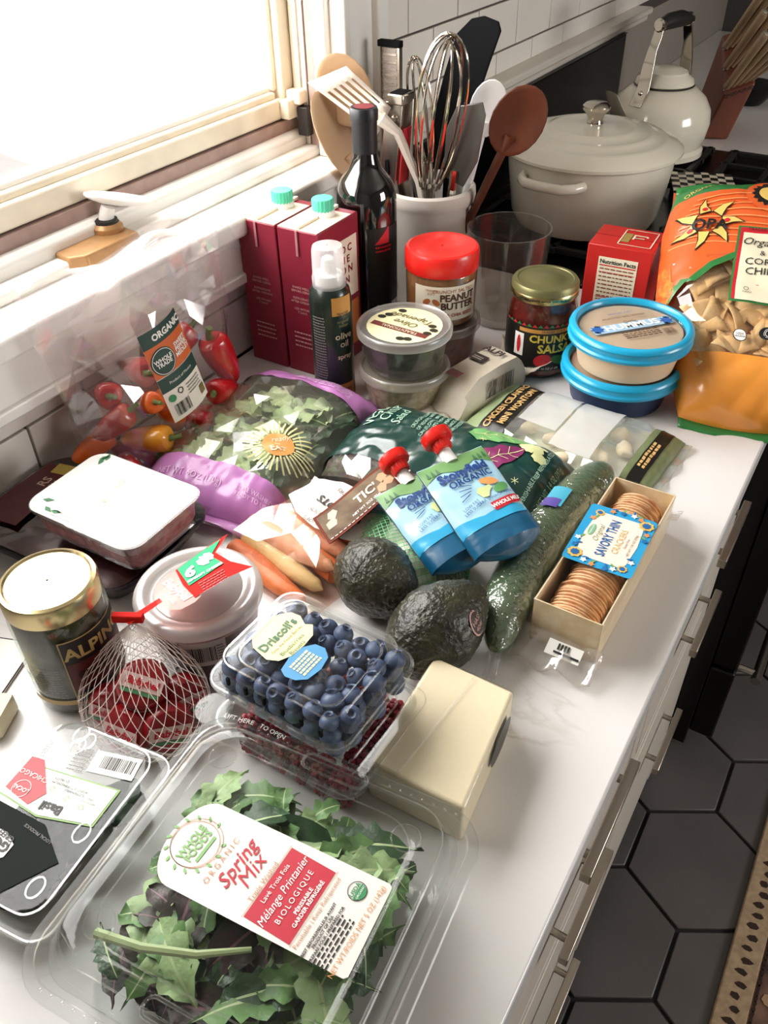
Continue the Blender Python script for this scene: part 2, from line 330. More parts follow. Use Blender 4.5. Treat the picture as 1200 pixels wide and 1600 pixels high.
# base cabinets
CABM = mat('cream_cabinet_paint', '#d5ccbf', .4); NICK = mat('brushed_nickel', '#b9b0a4', .32, 1, var=.06, vs=300, stretch=(1, .02, 1)); DARK = mat('dark_gap', '#191615', .8)
for yc, lb in ((.84, 'cream drawer cabinet next to the black range'), (.42, 'cream drawer cabinet beneath the cheese and crackers'), (0, 'cream drawer cabinet at the near end of the counter')):
    cb = thing('base_cabinet', lb, 'cabinet', (.3, yc, -.914), group='drawer cabinets under the marble counter')
    emit('carcass', box(.02, .602, yc - .209, yc + .209, -.82, -.034), CABM, cb, world=True)
    emit('toe_kick', box(.05, .55, yc - .209, yc + .209, -.913, -.82), DARK, cb, world=True)
    for z0, z1, zp in ((-.168, -.04, -.1), (-.36, -.175, -.25), (-.81, -.367, -.5)):
        d = emit('drawer', box(.603, .6225, yc - .204, yc + .204, z0, z1), CABM, cb, world=True, bevel=.002)
        emit('drawer_panel', box(.62, .6235, yc - .17, yc + .17, z0 + .025, z1 - .025), CABM, cb, world=True, bevel=.001)
        k = bmesh.new(); box(.6385, .6475, yc - .061, yc + .061, zp - .006, zp + .006, k)
        for q in (-1, 1): tube([(.62, yc + q * .04, zp), (.641, yc + q * .04, zp)], .004, 10, k)
        bmesh.ops.transform(k, matrix=cb.matrix_basis.inverted(), verts=k.verts)
        emit('pull', k, NICK, d, bevel=.0008)
cb = thing('filler_panel', 'narrow cream filler strip between drawers and range', 'cabinet', (.3, 1.1, -.914))
emit('strip', box(.02, .62, 1.052, 1.16, -.9, -.034), CABM, cb, world=True, bevel=.002)
cb = thing('base_cabinet', 'cabinet beyond the range under the far counter', 'cabinet', (.3, 2.5, -.914)); emit('carcass', box(.02, .61, 1.935, 3.2, -.9, -.034), CABM, cb, world=True)
# range
ENAM = mat('black_enamel', '#0a0a0b', .3, spec=.3); IRON = mat('cast_iron', '#121212', .55, bump=.2, bs=400); STEEL = mat('steel', '#c3bcb2', .25, 1)
rg = thing('kitchen_range', 'black kitchen range with iron grates under the dutch oven and kettle', 'range', (.35, 1.55, -.914))
def rp_(nm, bm, m, bevel=.002): return emit(nm, bm, m, rg, world=True, bevel=bevel)
rp_('body', box(.03, .655, 1.17, 1.925, -.9, -.012), ENAM); rp_('cooktop', box(.03, .68, 1.17, 1.926, -.012, .004), ENAM, .004)
rp_('control_panel', box(.655, .70, 1.172, 1.923, -.12, -.015), ENAM, .004)
od = rp_('oven_door', box(.655, .70, 1.175, 1.92, -.66, -.13), ENAM, .004); rp_('drawer', box(.655, .70, 1.175, 1.92, -.86, -.67), ENAM, .004)
k = tube([(.745, 1.21, -.17), (.745, 1.89, -.17)], .011, 12); tube([(.7, 1.23, -.17), (.745, 1.23, -.17)], .008, 8, k); tube([(.7, 1.87, -.17), (.745, 1.87, -.17)], .008, 8, k); rp_('oven_handle', k, STEEL, 0)
k = tube([(.735, 1.21, -.7), (.735, 1.89, -.7)], .009, 12); tube([(.7, 1.23, -.7), (.735, 1.23, -.7)], .007, 8, k); tube([(.7, 1.87, -.7), (.735, 1.87, -.7)], .007, 8, k); rp_('drawer_handle', k, STEEL, 0)
bpn = thing('range_back_panel', 'glossy black panel on the wall behind the dutch oven and kettle', 'panel', (.016, 1.66, .006)); emit('panel', box(.002, .03, 1.19, 2.14, .006, .162), ENAM, bpn, world=True, bevel=.003); emit('panel_top_strip', box(.002, .032, 1.19, 2.14, .1625, .1632), mat('dark_steel_strip', '#3a3836', .4, .8), bpn, world=True)
for gy in (1.36, 1.74):
    for gx in (.2, .49):
        k = bmesh.new()
        for q in (-.12, .12): box(gx - .13, gx + .13, gy + q - .005, gy + q + .005, .014, .024, k); box(gx + q - .005, gx + q + .005, gy - .13, gy + .13, .014, .024, k)
        for q in (-.04, .04): box(gx - .13, gx + .13, gy + q - .004, gy + q + .004, .014, .024, k); box(gx + q - .004, gx + q + .004, gy - .13, gy + .13, .014, .024, k)
        for a in (-.12, .12):
            for e in (-.12, .12): box(gx + a - .006, gx + a + .006, gy + e - .006, gy + e + .006, .004, .016, k)
        rp_('grate', k, IRON, .001); rp_('burner', lathe([(.045, .004), (.045, .01), (.03, .013)], 24, cx=gx, cy=gy), IRON, 0)
for q in range(5): rp_('knob', loft([[(.7 + x, 1.27 + q * .14 + r * math.cos(2 * pi * i / 16), -.065 + r * math.sin(2 * pi * i / 16)) for i in range(16)] for x, r in ((0, .02), (.022, .018), (.026, .014))]), STEEL, 0)
# rug
rug = thing('rug', 'worn woven runner rug with tan border and red pattern on the floor', 'rug', (1.2, .7, -.914))
emit('pile', box(.837, 1.6, -.3, 1.5, -.9135, -.906), mat('rug_field', '#8a6a58', .95, col2='#3a2a2a', vs=26, bump=.6, bs=900, detail=1), rug, world=True, bevel=.003)
emit('border_band', box(.835, .885, -.302, 1.502, -.9138, -.9052), mat('rug_border', '#b39a7c', .95, var=.15, vs=90, bump=.6, bs=900), rug, world=True, bevel=.003)
rD, rR, rT, rP = mat('rug_dark_wool', '#38281f', .95, bump=.5, bs=900), mat('rug_red_wool', '#8c3a3c', .95, bump=.5, bs=900), mat('rug_tan_wool', '#b09070', .95, bump=.5, bs=900), mat('rug_rose_wool', '#b8726c', .95, bump=.5, bs=900)
def spots(nm, pts, sx, sy, m):
    k = bmesh.new()
    for x, y in pts: prism([(x + a * sx * random.uniform(.7, 1.2), y + b * sy * random.uniform(.7, 1.2)) for a, b in ((-1, -.3), (-.3, -1), (.6, -.8), (1, .2), (.3, 1), (-.6, .7))], -.9056, -.9042, k)
    emit(nm, k, m, rug, world=True, smooth=False)
spots('border_motifs', [(.859 + .004 * (i % 2), .2 + .021 * i) for i in range(50)], .0095, .006, rD)
spots('border_line', [(.889, .2 + .009 * i) for i in range(120)], .0025, .0065, rD)
spots('rose_motifs', [(.91 + .05 * (i % 4), .55 + .033 * i) for i in range(24)], .013, .017, rP); spots('red_motifs', [(.925 + .045 * (i % 3), .3 + .039 * i) for i in range(26)], .013, .014, rR)
spots('tan_motifs', [(.905 + .04 * (i % 5), .36 + .027 * i) for i in range(36)], .011, .012, rT)
# ================================================================== far end: stove top and beyond
CERA = mat('cream_enamel', '#e6dfcd', .16, coat=.5, var=.02, vs=8)
pot = thing('dutch_oven', 'cream enamelled dutch oven with a steel knob on the range', 'pot', (.236, 1.372, .0245), 84)
emit('body', lathe([(.098, 0), (.112, .004), (.12, .02), (.13, .09), (.132, .112), (.126, .112), (.122, .09), (.11, .02)], 56, True, True), CERA, pot)
lid = emit('lid', lathe([(.137, .112), (.141, .115), (.141, .119), (.132, .126), (.118, .131), (.114, .1335), (.11, .133), (.095, .138), (.091, .1405), (.087, .14), (.07, .1445), (.066, .147), (.062, .1465), (.04, .149), (.02, .15), (.001, .15)], 64, True, False), CERA, pot)
emit('knob', lathe([(.013, .149), (.0115, .156), (.015, .164), (.021, .17), (.0215, .175), (.017, .179), (.001, .18)], 28), mat('polished_steel', '#cfc6ba', .12, 1), lid)
for s in (-1, 1):
    emit('side_handle', tube([(s * .122, -.05, .094), (s * .14, -.045, .094), (s * .155, -.03, .094), (s * .158, 0, .094), (s * .155, .03, .094), (s * .14, .045, .094), (s * .122, .05, .094)], .0075, 10), CERA, pot)
ket = thing('kettle', 'cream enamel kettle with black handle grip behind the dutch oven', 'kettle', mtx=Matrix.Translation((.228, 1.775, .0245)) @ Matrix.Rotation(rad(72), 4, 'Z') @ Matrix.Scale(.94, 4))
emit('body', lathe([(.092, 0), (.1, .004), (.1, .014), (.094, .02), (.1, .04), (.104, .065), (.1, .09), (.086, .112), (.066, .128), (.055, .133)], 48), CERA, ket)
kl = emit('lid', lathe([(.056, .131), (.059, .136), (.055, .146), (.045, .152), (.043, .157), (.03, .163), (.012, .166), (.001, .166)], 36), CERA, ket)
emit('lid_rim', lathe([(.058, .13), (.0605, .133), (.058, .1355)], 36), mat('kettle_dark_rim', '#2a2724', .4), kl)
MIR = mat('chrome', '#d8d0c4', .1, 1)
for s in (-1, 1):
    k = loft([[(s * x - .002, y0, z), (s * x + .002, y0, z), (s * x + .002, y1, z), (s * x - .002, y1, z)] for x, y0, y1, z in ((.09, -.014, .014, .105), (.07, -.014, .014, .135), (.066, -.013, .013, .17), (.06, -.01, .01, .2), (.05, -.01, .01, .225), (.046, -.009, .009, .242))])
    h = emit('handle_bracket', k, MIR, ket, bevel=.001)
    emit('rivet', ball((s * .077, -.0, .127), .005, .005, .005, 10, 6), MIR, h)
    emit('end_cap', loft([[(s * x, r * math.cos(2 * pi * i / 16), .242 + r * math.sin(2 * pi * i / 16)) for i in range(16)] for x, r in ((.044, .012), (.05, .0125), (.054, .009))]), MIR, h)
emit('grip', tube([(-.046, 0, .242), (-.02, 0, .246), (.02, 0, .246), (.046, 0, .242)], [.011, .0145, .0145, .011], 14), mat('black_grip', '#161413', .45), ket)
emit('spout', loft([[(-.085 - t * .045 - r * .6 * math.cos(2 * pi * i / 14), .03 + r * math.sin(2 * pi * i / 14), .07 + t * .06 + r * .5 * math.cos(2 * pi * i / 14)) for i in range(14)] for t, r in ((0, .024), (.5, .018), (1, .014))]), CERA, ket)
# knife block with wooden handled knives
WALN = mat('reddish_walnut', '#7a4434', .45, var=.2, vs=20, stretch=(1, 1, .1)); HND = mat('grey_brown_knife_handle', '#9b8062', .5, var=.2, vs=60, stretch=(1, 1, .15))
mk = frame((.262, 2.03, 0), (.92, .39, 0), (-.22, .52, .82)); kb = thing('knife_block', 'reddish wooden knife block full of wooden-handled knives', 'knife block', (.278, 2.085, 0), 22)
emit('block', loft([[(-.04, -.08, .001), (.014, -.08, .001), (.014, .09, .001), (-.04, .09, .001)], [(-.022, -.13, .1), (.034, -.13, .122), (.034, .03, .2), (-.022, .03, .18)]]), WALN, kb, bevel=.004)
k = bmesh.new()
for i in range(6): box(-.018 + i * .009, -.0155 + i * .009, -.132, -.13, .094 + i * .0035, .102 + i * .0035, k)
emit('steel_slots', k, STEEL, kb)
for j in range(3):
    for i in range(5):
        k = thing('knife', 'grey-brown wooden-handled knife with bright rivet standing in the knife block', 'knife', group='knives in the knife block', mtx=kb.matrix_basis @ Matrix.Translation((-.016 + i * .011, -.115 + j * .05, .115 + i * .004 + j * .028)) @ Matrix.Rotation(rad(16 + i * 5), 4, 'Y') @ Matrix.Rotation(rad(38), 4, 'X'))
        emit('handle', rloft([(.011, .016, .004, -.004), (.012, .018, .004, .03), (.013, .021, .005, .1), (.013, .022, .005, .138), (.009, .016, .004, .143)], 3), HND, k)
        emit('end_rivet', lathe([(.0055, .1425), (.0055, .1445), (.003, .1455)], 12), STEEL, k); emit('bolster', rloft([(.0125, .018, .003, -.008), (.0125, .018, .003, -.004)], 3), STEEL, k)
bw = thing('black_bowl', 'small black bowl on the far counter beside the knife block', 'bowl', (.29, 2.34, 0)); emit('bowl', lathe([(.03, 0), (.034, .004), (.055, .03), (.06, .045), (.057, .045), (.05, .03), (.028, .008)], 32), ENAM, bw)
emit('foot', lathe([(.03, .0005), (.032, .004)], 24), ENAM, bw)
# checked cloth and white tub behind the chips
tw = thing('checked_cloth', 'black and cream checked cloth on the range beside the dutch oven', 'cloth', (.37, 1.62, .0245), 20)
emit('cloth', grid(lambda x, y: V((x, y, .004 + .002 * nz(x * 30, y * 30))), 10, 10, -.055, .055, -.06, .06), BLK, tw, solid=.002)
strips('checks', [(-.055 + .0137 * i, -.055 + .0137 * (i + 1), -.06 + .015 * j, -.06 + .015 * (j + 1)) for i in range(8) for j in range(8) if (i + j) % 2], lambda x, y, h=0: V((x, y, .0058 + .002 * nz(x * 30, y * 30))), tw, mat('cream_cotton', '#d8cfb8', .8))
st = thing('storage_tub', 'white rounded plastic tub behind the corn chip bag', 'tub', (.545, 1.30, .0245), 25)
emit('tub', rloft([(.17, .1, .025, 0), (.18, .11, .028, .01), (.19, .12, .03, .088)]), WPL, st); emit('lid', rloft([(.2, .13, .034, .088), (.204, .134, .036, .094), (.2, .13, .034, .1), (.17, .1, .03, .102)]), WPL, st)
# ================================================================== crock and utensils
ST = mat('stoneware', '#ded6cc', .3, var=.03, vs=20)
CX, CY = .124, 1.04
ck = thing('utensil_crock', 'white stoneware crock holding the cooking utensils', 'crock', (CX, CY, 0))
emit('crock', lathe([(.05, 0), (.056, .003), (.058, .01), (.0585, .135), (.0625, .14), (.0645, .148), (.0635, .157), (.06, .16), (.0565, .157), (.055, .14), (.053, .012), (.001, .01)], 48, True, False), ST, ck)
OAK = mat('pale_beech_wood', '#c9a580', .5, var=.14, vs=14, stretch=(1, 1, .12)); CHERRY = mat('red_cherry_wood', '#5e2f1a', .5, var=.3, vs=30, stretch=(1, .2, .3)); NYL = mat('black_nylon', '#0c0d0f', .8, spec=.12)
def utensil(name, label, base, tip): return thing(name, label, 'utensil', base, group=None), V(base), V(tip)
def spoon(label, base, tip, m, a, l, face, r=.0055, th=.006):
    o, b, t = utensil('cooking_spoon', label, base, tip); d = (t - b).normalized(); f = V(face); f = (f - d * f.dot(d)).normalized(); s = d.cross(f)
    neck = t - d * l * 1.7
    emit('handle', tube([b, b.lerp(neck, .5), neck, neck + d * l * .25], [r * .9, r, r * 1.1, r * 1.3], 10), m, o, world=True)
    def g(p): return (t - d * l) + s * p.x + d * p.y + f * (p.z + .35 * a * ((p.x / a) ** 2 + (p.y / l) ** 2) - .2 * a)
    emit('bowl', ball((0, 0, 0), a, l, th, 20, 12, fn=g), m, o, world=True)
    return o
spoon('pale beech spoon at the back left of the crock, rounded top', (.12, 1.05, .015), (.026, .955, .326), OAK, .034, .046, (.5, -1, .3))
spoon('pale beech spoon leaning far left toward the window frame', (.11, 1.03, .015), (.014, .932, .285), OAK, .031, .062, (.95, -.2, .3))
spoon('reddish cherry wood spoon leaning right over the dutch oven', (.14, 1.04, .015), (.262, 1.05, .296), CHERRY, .034, .046, (.6, -1, .1))
spoon('white plastic spoon half hidden between whisk and cherry spoon', (.14, 1.06, .015), (.195, 1.08, .29), WPL, .024, .036, (.5, -1, .2))
# slotted spatula
o, b, t = utensil('slotted_spatula', 'white slotted spatula leaning left out of the crock', (.15, 1.03, .015), (-.01, .99, .295))
c4 = [V((.009, .932, .296)), V((.055, .95, .315)), V((.1, .98, .267)), V((.088, .965, .236))]
def bil(u, v): return c4[0].lerp(c4[1], u).lerp(c4[3].lerp(c4[2], u), v)
nrm = (c4[1] - c4[0]).cross(c4[3] - c4[0]).normalized(); k = bmesh.new(); cols = [0, .12, .2, .3, .38, .48, .56, .66, .74, .84, .9, 1]; vs_ = [0, .22, .8, 1]
for i in range(len(cols) - 1):
    for j in range(3):
        if j == 1 and i % 2 == 1 and i < 10: continue
        q = [bil(cols[i], vs_[j]), bil(cols[i + 1], vs_[j]), bil(cols[i + 1], vs_[j + 1]), bil(cols[i], vs_[j + 1])]
        k.faces.new([k.verts.new(p) for p in q])
bmesh.ops.remove_doubles(k, verts=k.verts, dist=1e-5); emit('blade', k, mat('ivory_plastic', '#efe4d6', .35), o, world=True, solid=.003)
emit('handle', tube([bil(.5, .95), bil(.5, 1.25), V((.125, 1.01, .17)), b], [.009, .006, .0055, .0055], 8), MATS['ivory_plastic'], o, world=True)
# grater
o, b, t = utensil('grater', 'flat steel rasp grater standing at the back of the crock', (.115, 1.07, .015), (.06, 1.06, .322))
k = box(.040, .066, 1.058, 1.0605, .19, .322); emit('blade', k, mat('rasp_steel', '#b8aea4', .35, 1, bump=.9, bs=500), o, world=True)
emit('side_rail', box(.037, .040, 1.054, 1.062, .17, .322), STEEL, o, world=True); emit('side_rail', box(.066, .069, 1.054, 1.062, .17, .322), STEEL, o, world=True)
k = bmesh.new()
for q in range(13): box(.043, .063, 1.0565, 1.058, .2 + .009 * q, .2025 + .009 * q, k)
emit('teeth', k, STEEL, o, world=True)
emit('end_cap', box(.036, .07, 1.053, 1.063, .318, .326), NYL, o, world=True, bevel=.001)
emit('handle', tube([(.056, 1.06, .2), (.115, 1.07, .015)], .008, 8), NYL, o, world=True)
# tongs
o, b, t = utensil('tongs', 'steel locking tongs with black tip standing in front of the whisk', (.105, 1.0, .02), (.1, 1.0, .28))
def uch(dx, m, nm):
    return emit(nm, loft([[(x0 + dx - .011, .985, z), (x0 + dx + .011, .99, z), (x0 + dx + .011, .997, z), (x0 + dx - .011, .992, z)] for x0, z in ((.116, .02), (.088, .17), (.1, .272))]), m, o, world=True, bevel=.001)
uch(0, STEEL, 'arm'); emit('arm', loft([[(x0 - .011, 1.006, z), (x0 + .011, 1.011, z), (x0 + .011, 1.018, z), (x0 - .011, 1.013, z)] for x0, z in ((.12, .02), (.098, .17), (.104, .272))]), STEEL, o, world=True, bevel=.001)
emit('red_insert', loft([[(x0 + .0112, .9905, z), (x0 + .0125, .9905, z), (x0 + .0125, 1.012, z), (x0 + .0112, 1.012, z)] for x0, z in ((.093, .17), (.1, .24))]), RED, o, world=True)
emit('spring_cap', box(.09, .114, .986, 1.016, .268, .281), STEEL, o, world=True, bevel=.002); emit('hollow', box(.093, .111, .989, 1.013, .2805, .2818), NYL, o, world=True); emit('slot', box(.087, .092, .9845, .9856, .13, .2), NYL, o, world=True); emit('rivet', ball((.1, .985, .252), .004, .002, .004, 10, 6), MIR, o, world=True)
# whisks
def whisk(label, base, neck, tip, rad_, nw, wr):
    o, b, t = utensil('balloon_whisk', label, base, tip); nk = V(neck); d = (t - nk).normalized(); a = d.cross(V((0, 1, .1))).normalized(); c = d.cross(a); Ln = (t - nk).length
    emit('handle', tube([b, nk], [.008, .007], 12), STEEL, o, world=True)
    for i in range(nw):
        an = pi * i / nw + .2; dirv = a * math.cos(an) + c * math.sin(an); pts = []
        for q in range(25):
            s = pi * q / 24; pr = math.cos(s); y = math.sin(s) ** .75
            pts.append(nk + dirv * (rad_ * pr * (.28 + .72 * math.sin(s) ** .55) if True else 0) + d * (Ln * y * (1 - .012 * i)))
        emit('wire', tube(pts, wr, 6), MIR, o, world=True)
    return o
whisk('large steel balloon whisk in the middle of the crock', (.118, 1.03, .015), (.138, 1.015, .165), (.172, 1.0, .352), .046, 6, .0017)
whisk('small steel whisk behind the large balloon whisk', (.125, 1.06, .015), (.11, 1.06, .18), (.088, 1.06, .31), .024, 4, .0013)
# black turner
o, b, t = utensil('black_turner', 'black nylon turner rising behind the whisk', (.13, 1.075, .015), (.17, 1.08, .36))
yb = 1.085; pl_ = [(.095, .2), (.118, .285), (.135, .335), (.155, .353), (.172, .357), (.192, .352), (.196, .342), (.183, .305), (.165, .25), (.15, .195), (.125, .18)]
emit('blade', loft([[(x, yb + q, z) for x, z in pl_] for q in (0, .004)]), NYL, o, world=True, bevel=.001); emit('handle', tube([(.13, 1.087, .2), (.13, 1.075, .015)], .007, 8), NYL, o, world=True)
o, b, t = utensil('grey_scraper', 'translucent grey scraper blade at the right of the crock', (.15, 1.02, .015), (.2, 1.02, .27))
emit('blade', loft([[(x, 1.02 + q, z) for x, z in ((.155, .18), (.158, .24), (.172, .268), (.207, .276), (.212, .262), (.204, .205), (.185, .17))] for q in (0, .003)]), film('smoky_plastic', '#8d8680', .15, .06, .3, haze=.45, hazecol='#9a938c'), o, world=True, bevel=.001)
emit('handle', tube([(.172, 1.0215, .19), (.15, 1.02, .015)], .006, 8), MIR, o, world=True)
# ================================================================== glasses, cartons, bottles
def ribbed(name, label, x, y, r, h, z=.0):
    o = thing(name, label, 'glass', (x, y, z)); n = 72; k = bmesh.new()
    loft([[(rr_ * (1 + (.018 if (i // 3) % 2 else 0) * (.15 < zz / h < .8)) * math.cos(2 * pi * i / n), rr_ * (1 + (.018 if (i // 3) % 2 else 0) * (.15 < zz / h < .8)) * math.sin(2 * pi * i / n), zz) for i in range(n)] for rr_, zz in ((r * .78, 0), (r * .82, .004), (r * .85, h * .16), (r * .95, h * .78), (r, h), (r - .002, h), (r * .94 - .002, h * .7), (r * .82 - .002, .012), (.001, .01))], True, False, k)
    emit('tumbler', k, film('smoky_glass', '#f1efec', .04, .08, .6, haze=.04, hazecol='#b9b4ae'), o); return o
ribbed('tumbler', 'clear ribbed glass tumbler between the crock and the dutch oven', .254, 1.025, .056, .128)
CART = mat('burgundy_carton', '#8a2236', .38, var=.04, vs=10); CARTT = mat('carton_cream', '#ecdcc6', .45); TEAL = mat('mint_green_cap', '#4fc4a0', .4)
for x0, lb in ((.018, 'burgundy carton with mint green cap, nearest the wall'), (.0775, 'burgundy carton with mint green cap, beside the oil spray')):
    o = thing('drink_carton', lb, 'carton', (x0 + .0285, .80, 0), group='burgundy drink cartons'); hw, hd, H = .0283, .043, .186
    emit('body', box(-hw, hw, -hd, hd, 0, H), CART, o, bevel=.0015)
    emit('top_panel', box(-hw + .001, hw - .001, -hd + .001, hd - .014, H, H + .0008), CARTT, o)
    emit('seam', box(-.0022, .0022, -hd + .002, hd - .002, H + .0008, H + .004), CARTT, o)
    emit('folded_flap', loft([[(-.0015, -hd - .0005, H), (.0015, -hd - .0005, H), (.0015, -hd - .0005, H - .03), (-.0015, -hd - .0005, H - .03)], [(-.0015, -hd - .002, H), (.0015, -hd - .002, H), (.0015, -hd - .002, H - .03), (-.0015, -hd - .002, H - .03)]]), mat('carton_fold', '#b5757a', .5), o)
    emit('sticker', box(-.022, -.004, -.03, -.012, H + .001, H + .0016), WHT, o)
    c = emit('spout_base', lathe([(.014, H + .0008), (.014, H + .005), (.0125, H + .008)], 24, cy=.012), WPL, o)
    emit('cap', loft([[((r + (.0007 if i % 2 else 0)) * math.cos(2 * pi * i / 40), .012 + (r + (.0007 if i % 2 else 0)) * math.sin(2 * pi * i / 40), z) for i in range(40)] for r, z in ((.0125, H + .006), (.0125, H + .019), (.0115, H + .0205))]), TEAL, c)
    Ff = plane((0, -hd, 0), (1, 0, 0), (0, 0, 1)); pm = mat('pale_carton_print', '#d8a9a4', .5)
    text('SHAKE WELL\nBEFORE USING\n\nREFRIGERATE\nAFTER OPENING\n\nUSE WITHIN\n7 DAYS', Ff, o, pm, .0042, (0, .1), line=1.1); strips('fine_print', fineprint(.03, 4, .006, .002), Ff, o, pm, (0, .055))
    Fr = plane((hw, 0, 0), (0, 1, 0), (0, 0, 1)); decal('side_panel', rect(.05, .075), Fr, o, CARTT, (.012, .125)); decal('side_panel', rect(.05, .06), Fr, o, mat('carton_orange', '#c9753a', .5), (.012, .05))
    text('O C\nI E\nO N\nN', Fr, o, CART, .013, (.014, .13), bold=.02)
# olive oil spray
o = thing('oil_spray_can', 'dark green olive oil spray can with clear white cap', 'spray can', (.162, .737, 0)); DG = mat('dark_green_tin', '#16261f', .3, coat=.3)
emit('can', lathe([(.0235, 0), (.0245, .003), (.0245, .125), (.0225, .137), (.0175, .143)], 36), DG, o)
emit('cap', lathe([(.0192, .139), (.0192, .152), (.0182, .154), (.0178, .182), (.0165, .1865), (.001, .187)], 32, False, False), film('frosted_cap', '#f6f6f6', .2, .06, .4, haze=.35), o)
emit('nozzle', lathe([(.016, .14), (.016, .155), (.009, .157), (.007, .172), (.003, .175)], 24), WPL, o)
Fs = cylF(.0246, 0, -22); decal('gold_panel', rect(.026, .022), Fs, o, mat('gold_print', '#c98f45', .4), (0, .124), h=.0002, L=.004); decal('gold_panel', rect(.026, .02), Fs, o, MATS['gold_print'], (0, .014), h=.0002, L=.004)
text('TRADER', Fs, o, DG, .0042, (0, .115)); text('organic\nitalian', Fs, o, mat('olive_print', '#8c8752', .5), .0052, (0, .103)); text('olive\noil', Fs, o, CREAM, .0115, (0, .082), bold=.02, line=.9); text('spray', Fs, o, CREAM, .0085, (0, .061), bold=.02)
strips('fine_print', fineprint(.016, 24, .0035, .0014), Fs, o, GREYP, (-.03, .11)); text('EXTRA\nVIRGIN', Fs, o, DG, .005, (0, .014))
# wine bottle
o = thing('wine_bottle', 'dark glass wine bottle with black foil neck', 'bottle', (.119, .887, 0)); WG = mat('dark_bottle_glass', '#0b0d0c', .06, coat=.8, spec=.8)
emit('glass_body', lathe([(.034, 0), (.037, .004), (.0375, .01), (.0375, .185), (.036, .198), (.03, .21), (.02, .222), (.0155, .236), (.0145, .25)], 48), WG, o)
emit('foil', lathe([(.0152, .226), (.0152, .276), (.0165, .2765), (.0168, .287), (.0155, .2905), (.001, .2905)], 36), mat('black_foil', '#17181b', .42), o)
decal('foil_seal', ell(.012), flat(.2907), o, mat('dark_red_foil', '#7d2b33', .4), L=None)
Fw = cylF(.0377, 0, -20); decal('label_panel', rect(.05, .1), Fw, o, mat('black_label', '#0e1111', .5), (0, .11), h=.0003, L=.006); decal('red_emblem', [(-.012, -.01), (.008, -.01), (.008, .011)], Fw, o, RED, (-.004, .15), h=.0006); strips('fine_print', fineprint(.022, 2, .005, .0022, 3), Fw, o, RED, (-.004, .135))
# ================================================================== tubs and jars
def tub(label, x, y, z, r, h, lidcol, body, top=None, group=None, rz=0, hazy=True, contents='#3c3a22', c2='#20180f'):
    o = thing('deli_tub', label, 'tub', (x, y, z), rz, group)
    emit('cup', lathe([(r * .8, 0), (r * .83, .002), (r * .93, h - .008)], 40, True, False), body, o)
    if contents: emit('contents', lathe([(r * .79, .001), (r * .91, h - .012), (r * .5, h - .01), (.001, h - .0095)], 40), mat('tub_contents' + contents, contents, .5, col2=c2, vs=160, bump=.6, bs=160), o)
    l = emit('lid', lathe([(r * .95, h - .011), (r, h - .0105), (r * 1.005, h - .004), (r * .985, h - .001), (r * .96, h), (r * .93, h - .001), (r * .91, h - .0035), (.001, h - .0035)], 56, False, False), lidcol, o)
    return o, l
FROST = film('frosted_tub_plastic', '#f0efec', .25, .06, .3, haze=.35, hazecol='#e9e6e0'); CUP = film('clear_tub_wall', '#f4f4f2', .08, .06, .45, haze=.06)
tub('lower clear tub with white lid, under the olive tapenade', .243, .767, 0, .054, .05, FROST, CUP, contents='#b9ab86', c2='#8d7f5d')
o, l = tub('olive tapenade tub with pale yellow round label, on top of its stack', .243, .767, .0505, .0555, .05, FROST, CUP)
Ft = flat(.0468); decal('lid_label', ell(.044), Ft, o, mat('pale_yellow_label', '#efe7b8', .45), L=None, h=.0003)
decal('brown_band', rect(.074, .0095), Ft, o, mat('maroon_print', '#6e2a22', .5), (0, -.012), 178, h=.0006, L=None); text('TRADITIONAL', Ft, o, CREAM, .0075, (0, -.012), 178, h=.0009)
OLIV = mat('olive_print2', '#5d5a2b', .5); text('Olive', Ft, o, OLIV, .015, (.0, .004), 178, shear=.25); text('Tapenade', Ft, o, OLIV, .0145, (0, -.001 + .019), 178, shear=.25)
for q, (a, c) in enumerate(((-.034, .006), (-.029, .014), (.03, .012), (.036, .004), (.033, -.006), (-.02, .03), (.012, -.031), (.02, -.028))): decal('olive', ell(.0052, .0042, 14), Ft, o, mat('dark_olive_print', '#23281a', .4), (a, c), h=.0007, L=None)
tub('bruschetta tub with dark red filling under the peanut butter', .226, .888, 0, .052, .055, FROST, CUP, contents='#4a1712', c2='#7d2c20')
o = thing('peanut_butter_jar', 'peanut butter jar with bright red screw lid', 'jar', (.226, .888, .0555)); PB = mat('peanut_butter', '#9a6440', .4, var=.12, vs=60)
emit('butter', lathe([(.038, 0), (.0425, .004), (.043, .06), (.04, .066)], 44), PB, o); emit('jar', lathe([(.039, -.0001), (.0436, .004), (.0442, .062), (.041, .069)], 44, True, False), GLASS, o)
emit('lid', loft([[((r + (.0005 if i % 2 else 0)) * math.cos(2 * pi * i / 120), (r + (.0005 if i % 2 else 0)) * math.sin(2 * pi * i / 120), z) for i in range(120)] for r, z in ((.0445, .0655), (.0452, .067), (.0452, .087), (.0435, .0905), (.0405, .0915), (.038, .0905), (.001, .0903))], True, False), mat('bright_red_lid', '#e3231b', .35, coat=.2), o)
Fp = cylF(.0444, 0, -52); decal('label', rect(.085, .044), Fp, o, mat('cream_jar_label', '#ece2cc', .5), (0, .034), h=.0003, L=.006)
BR = mat('brown_print', '#4a2a1c', .5); text('CRUNCHY SALTED', Fp, o, mat('red_brown_print', '#9a4a2c', .5), .0062, (.008, .05)); text('PEANUT\nBUTTER', Fp, o, BR, .0125, (.014, .036), bold=.03, line=.85); text('FLAX & CHIA SEEDS', Fp, o, mat('red_brown_print2', '#a03a24', .5), .0058, (.01, .019), bold=.02); text('TRADER\nJOE\'S', Fp, o, MATS['red_brown_print'], .004, (-.02, .049))
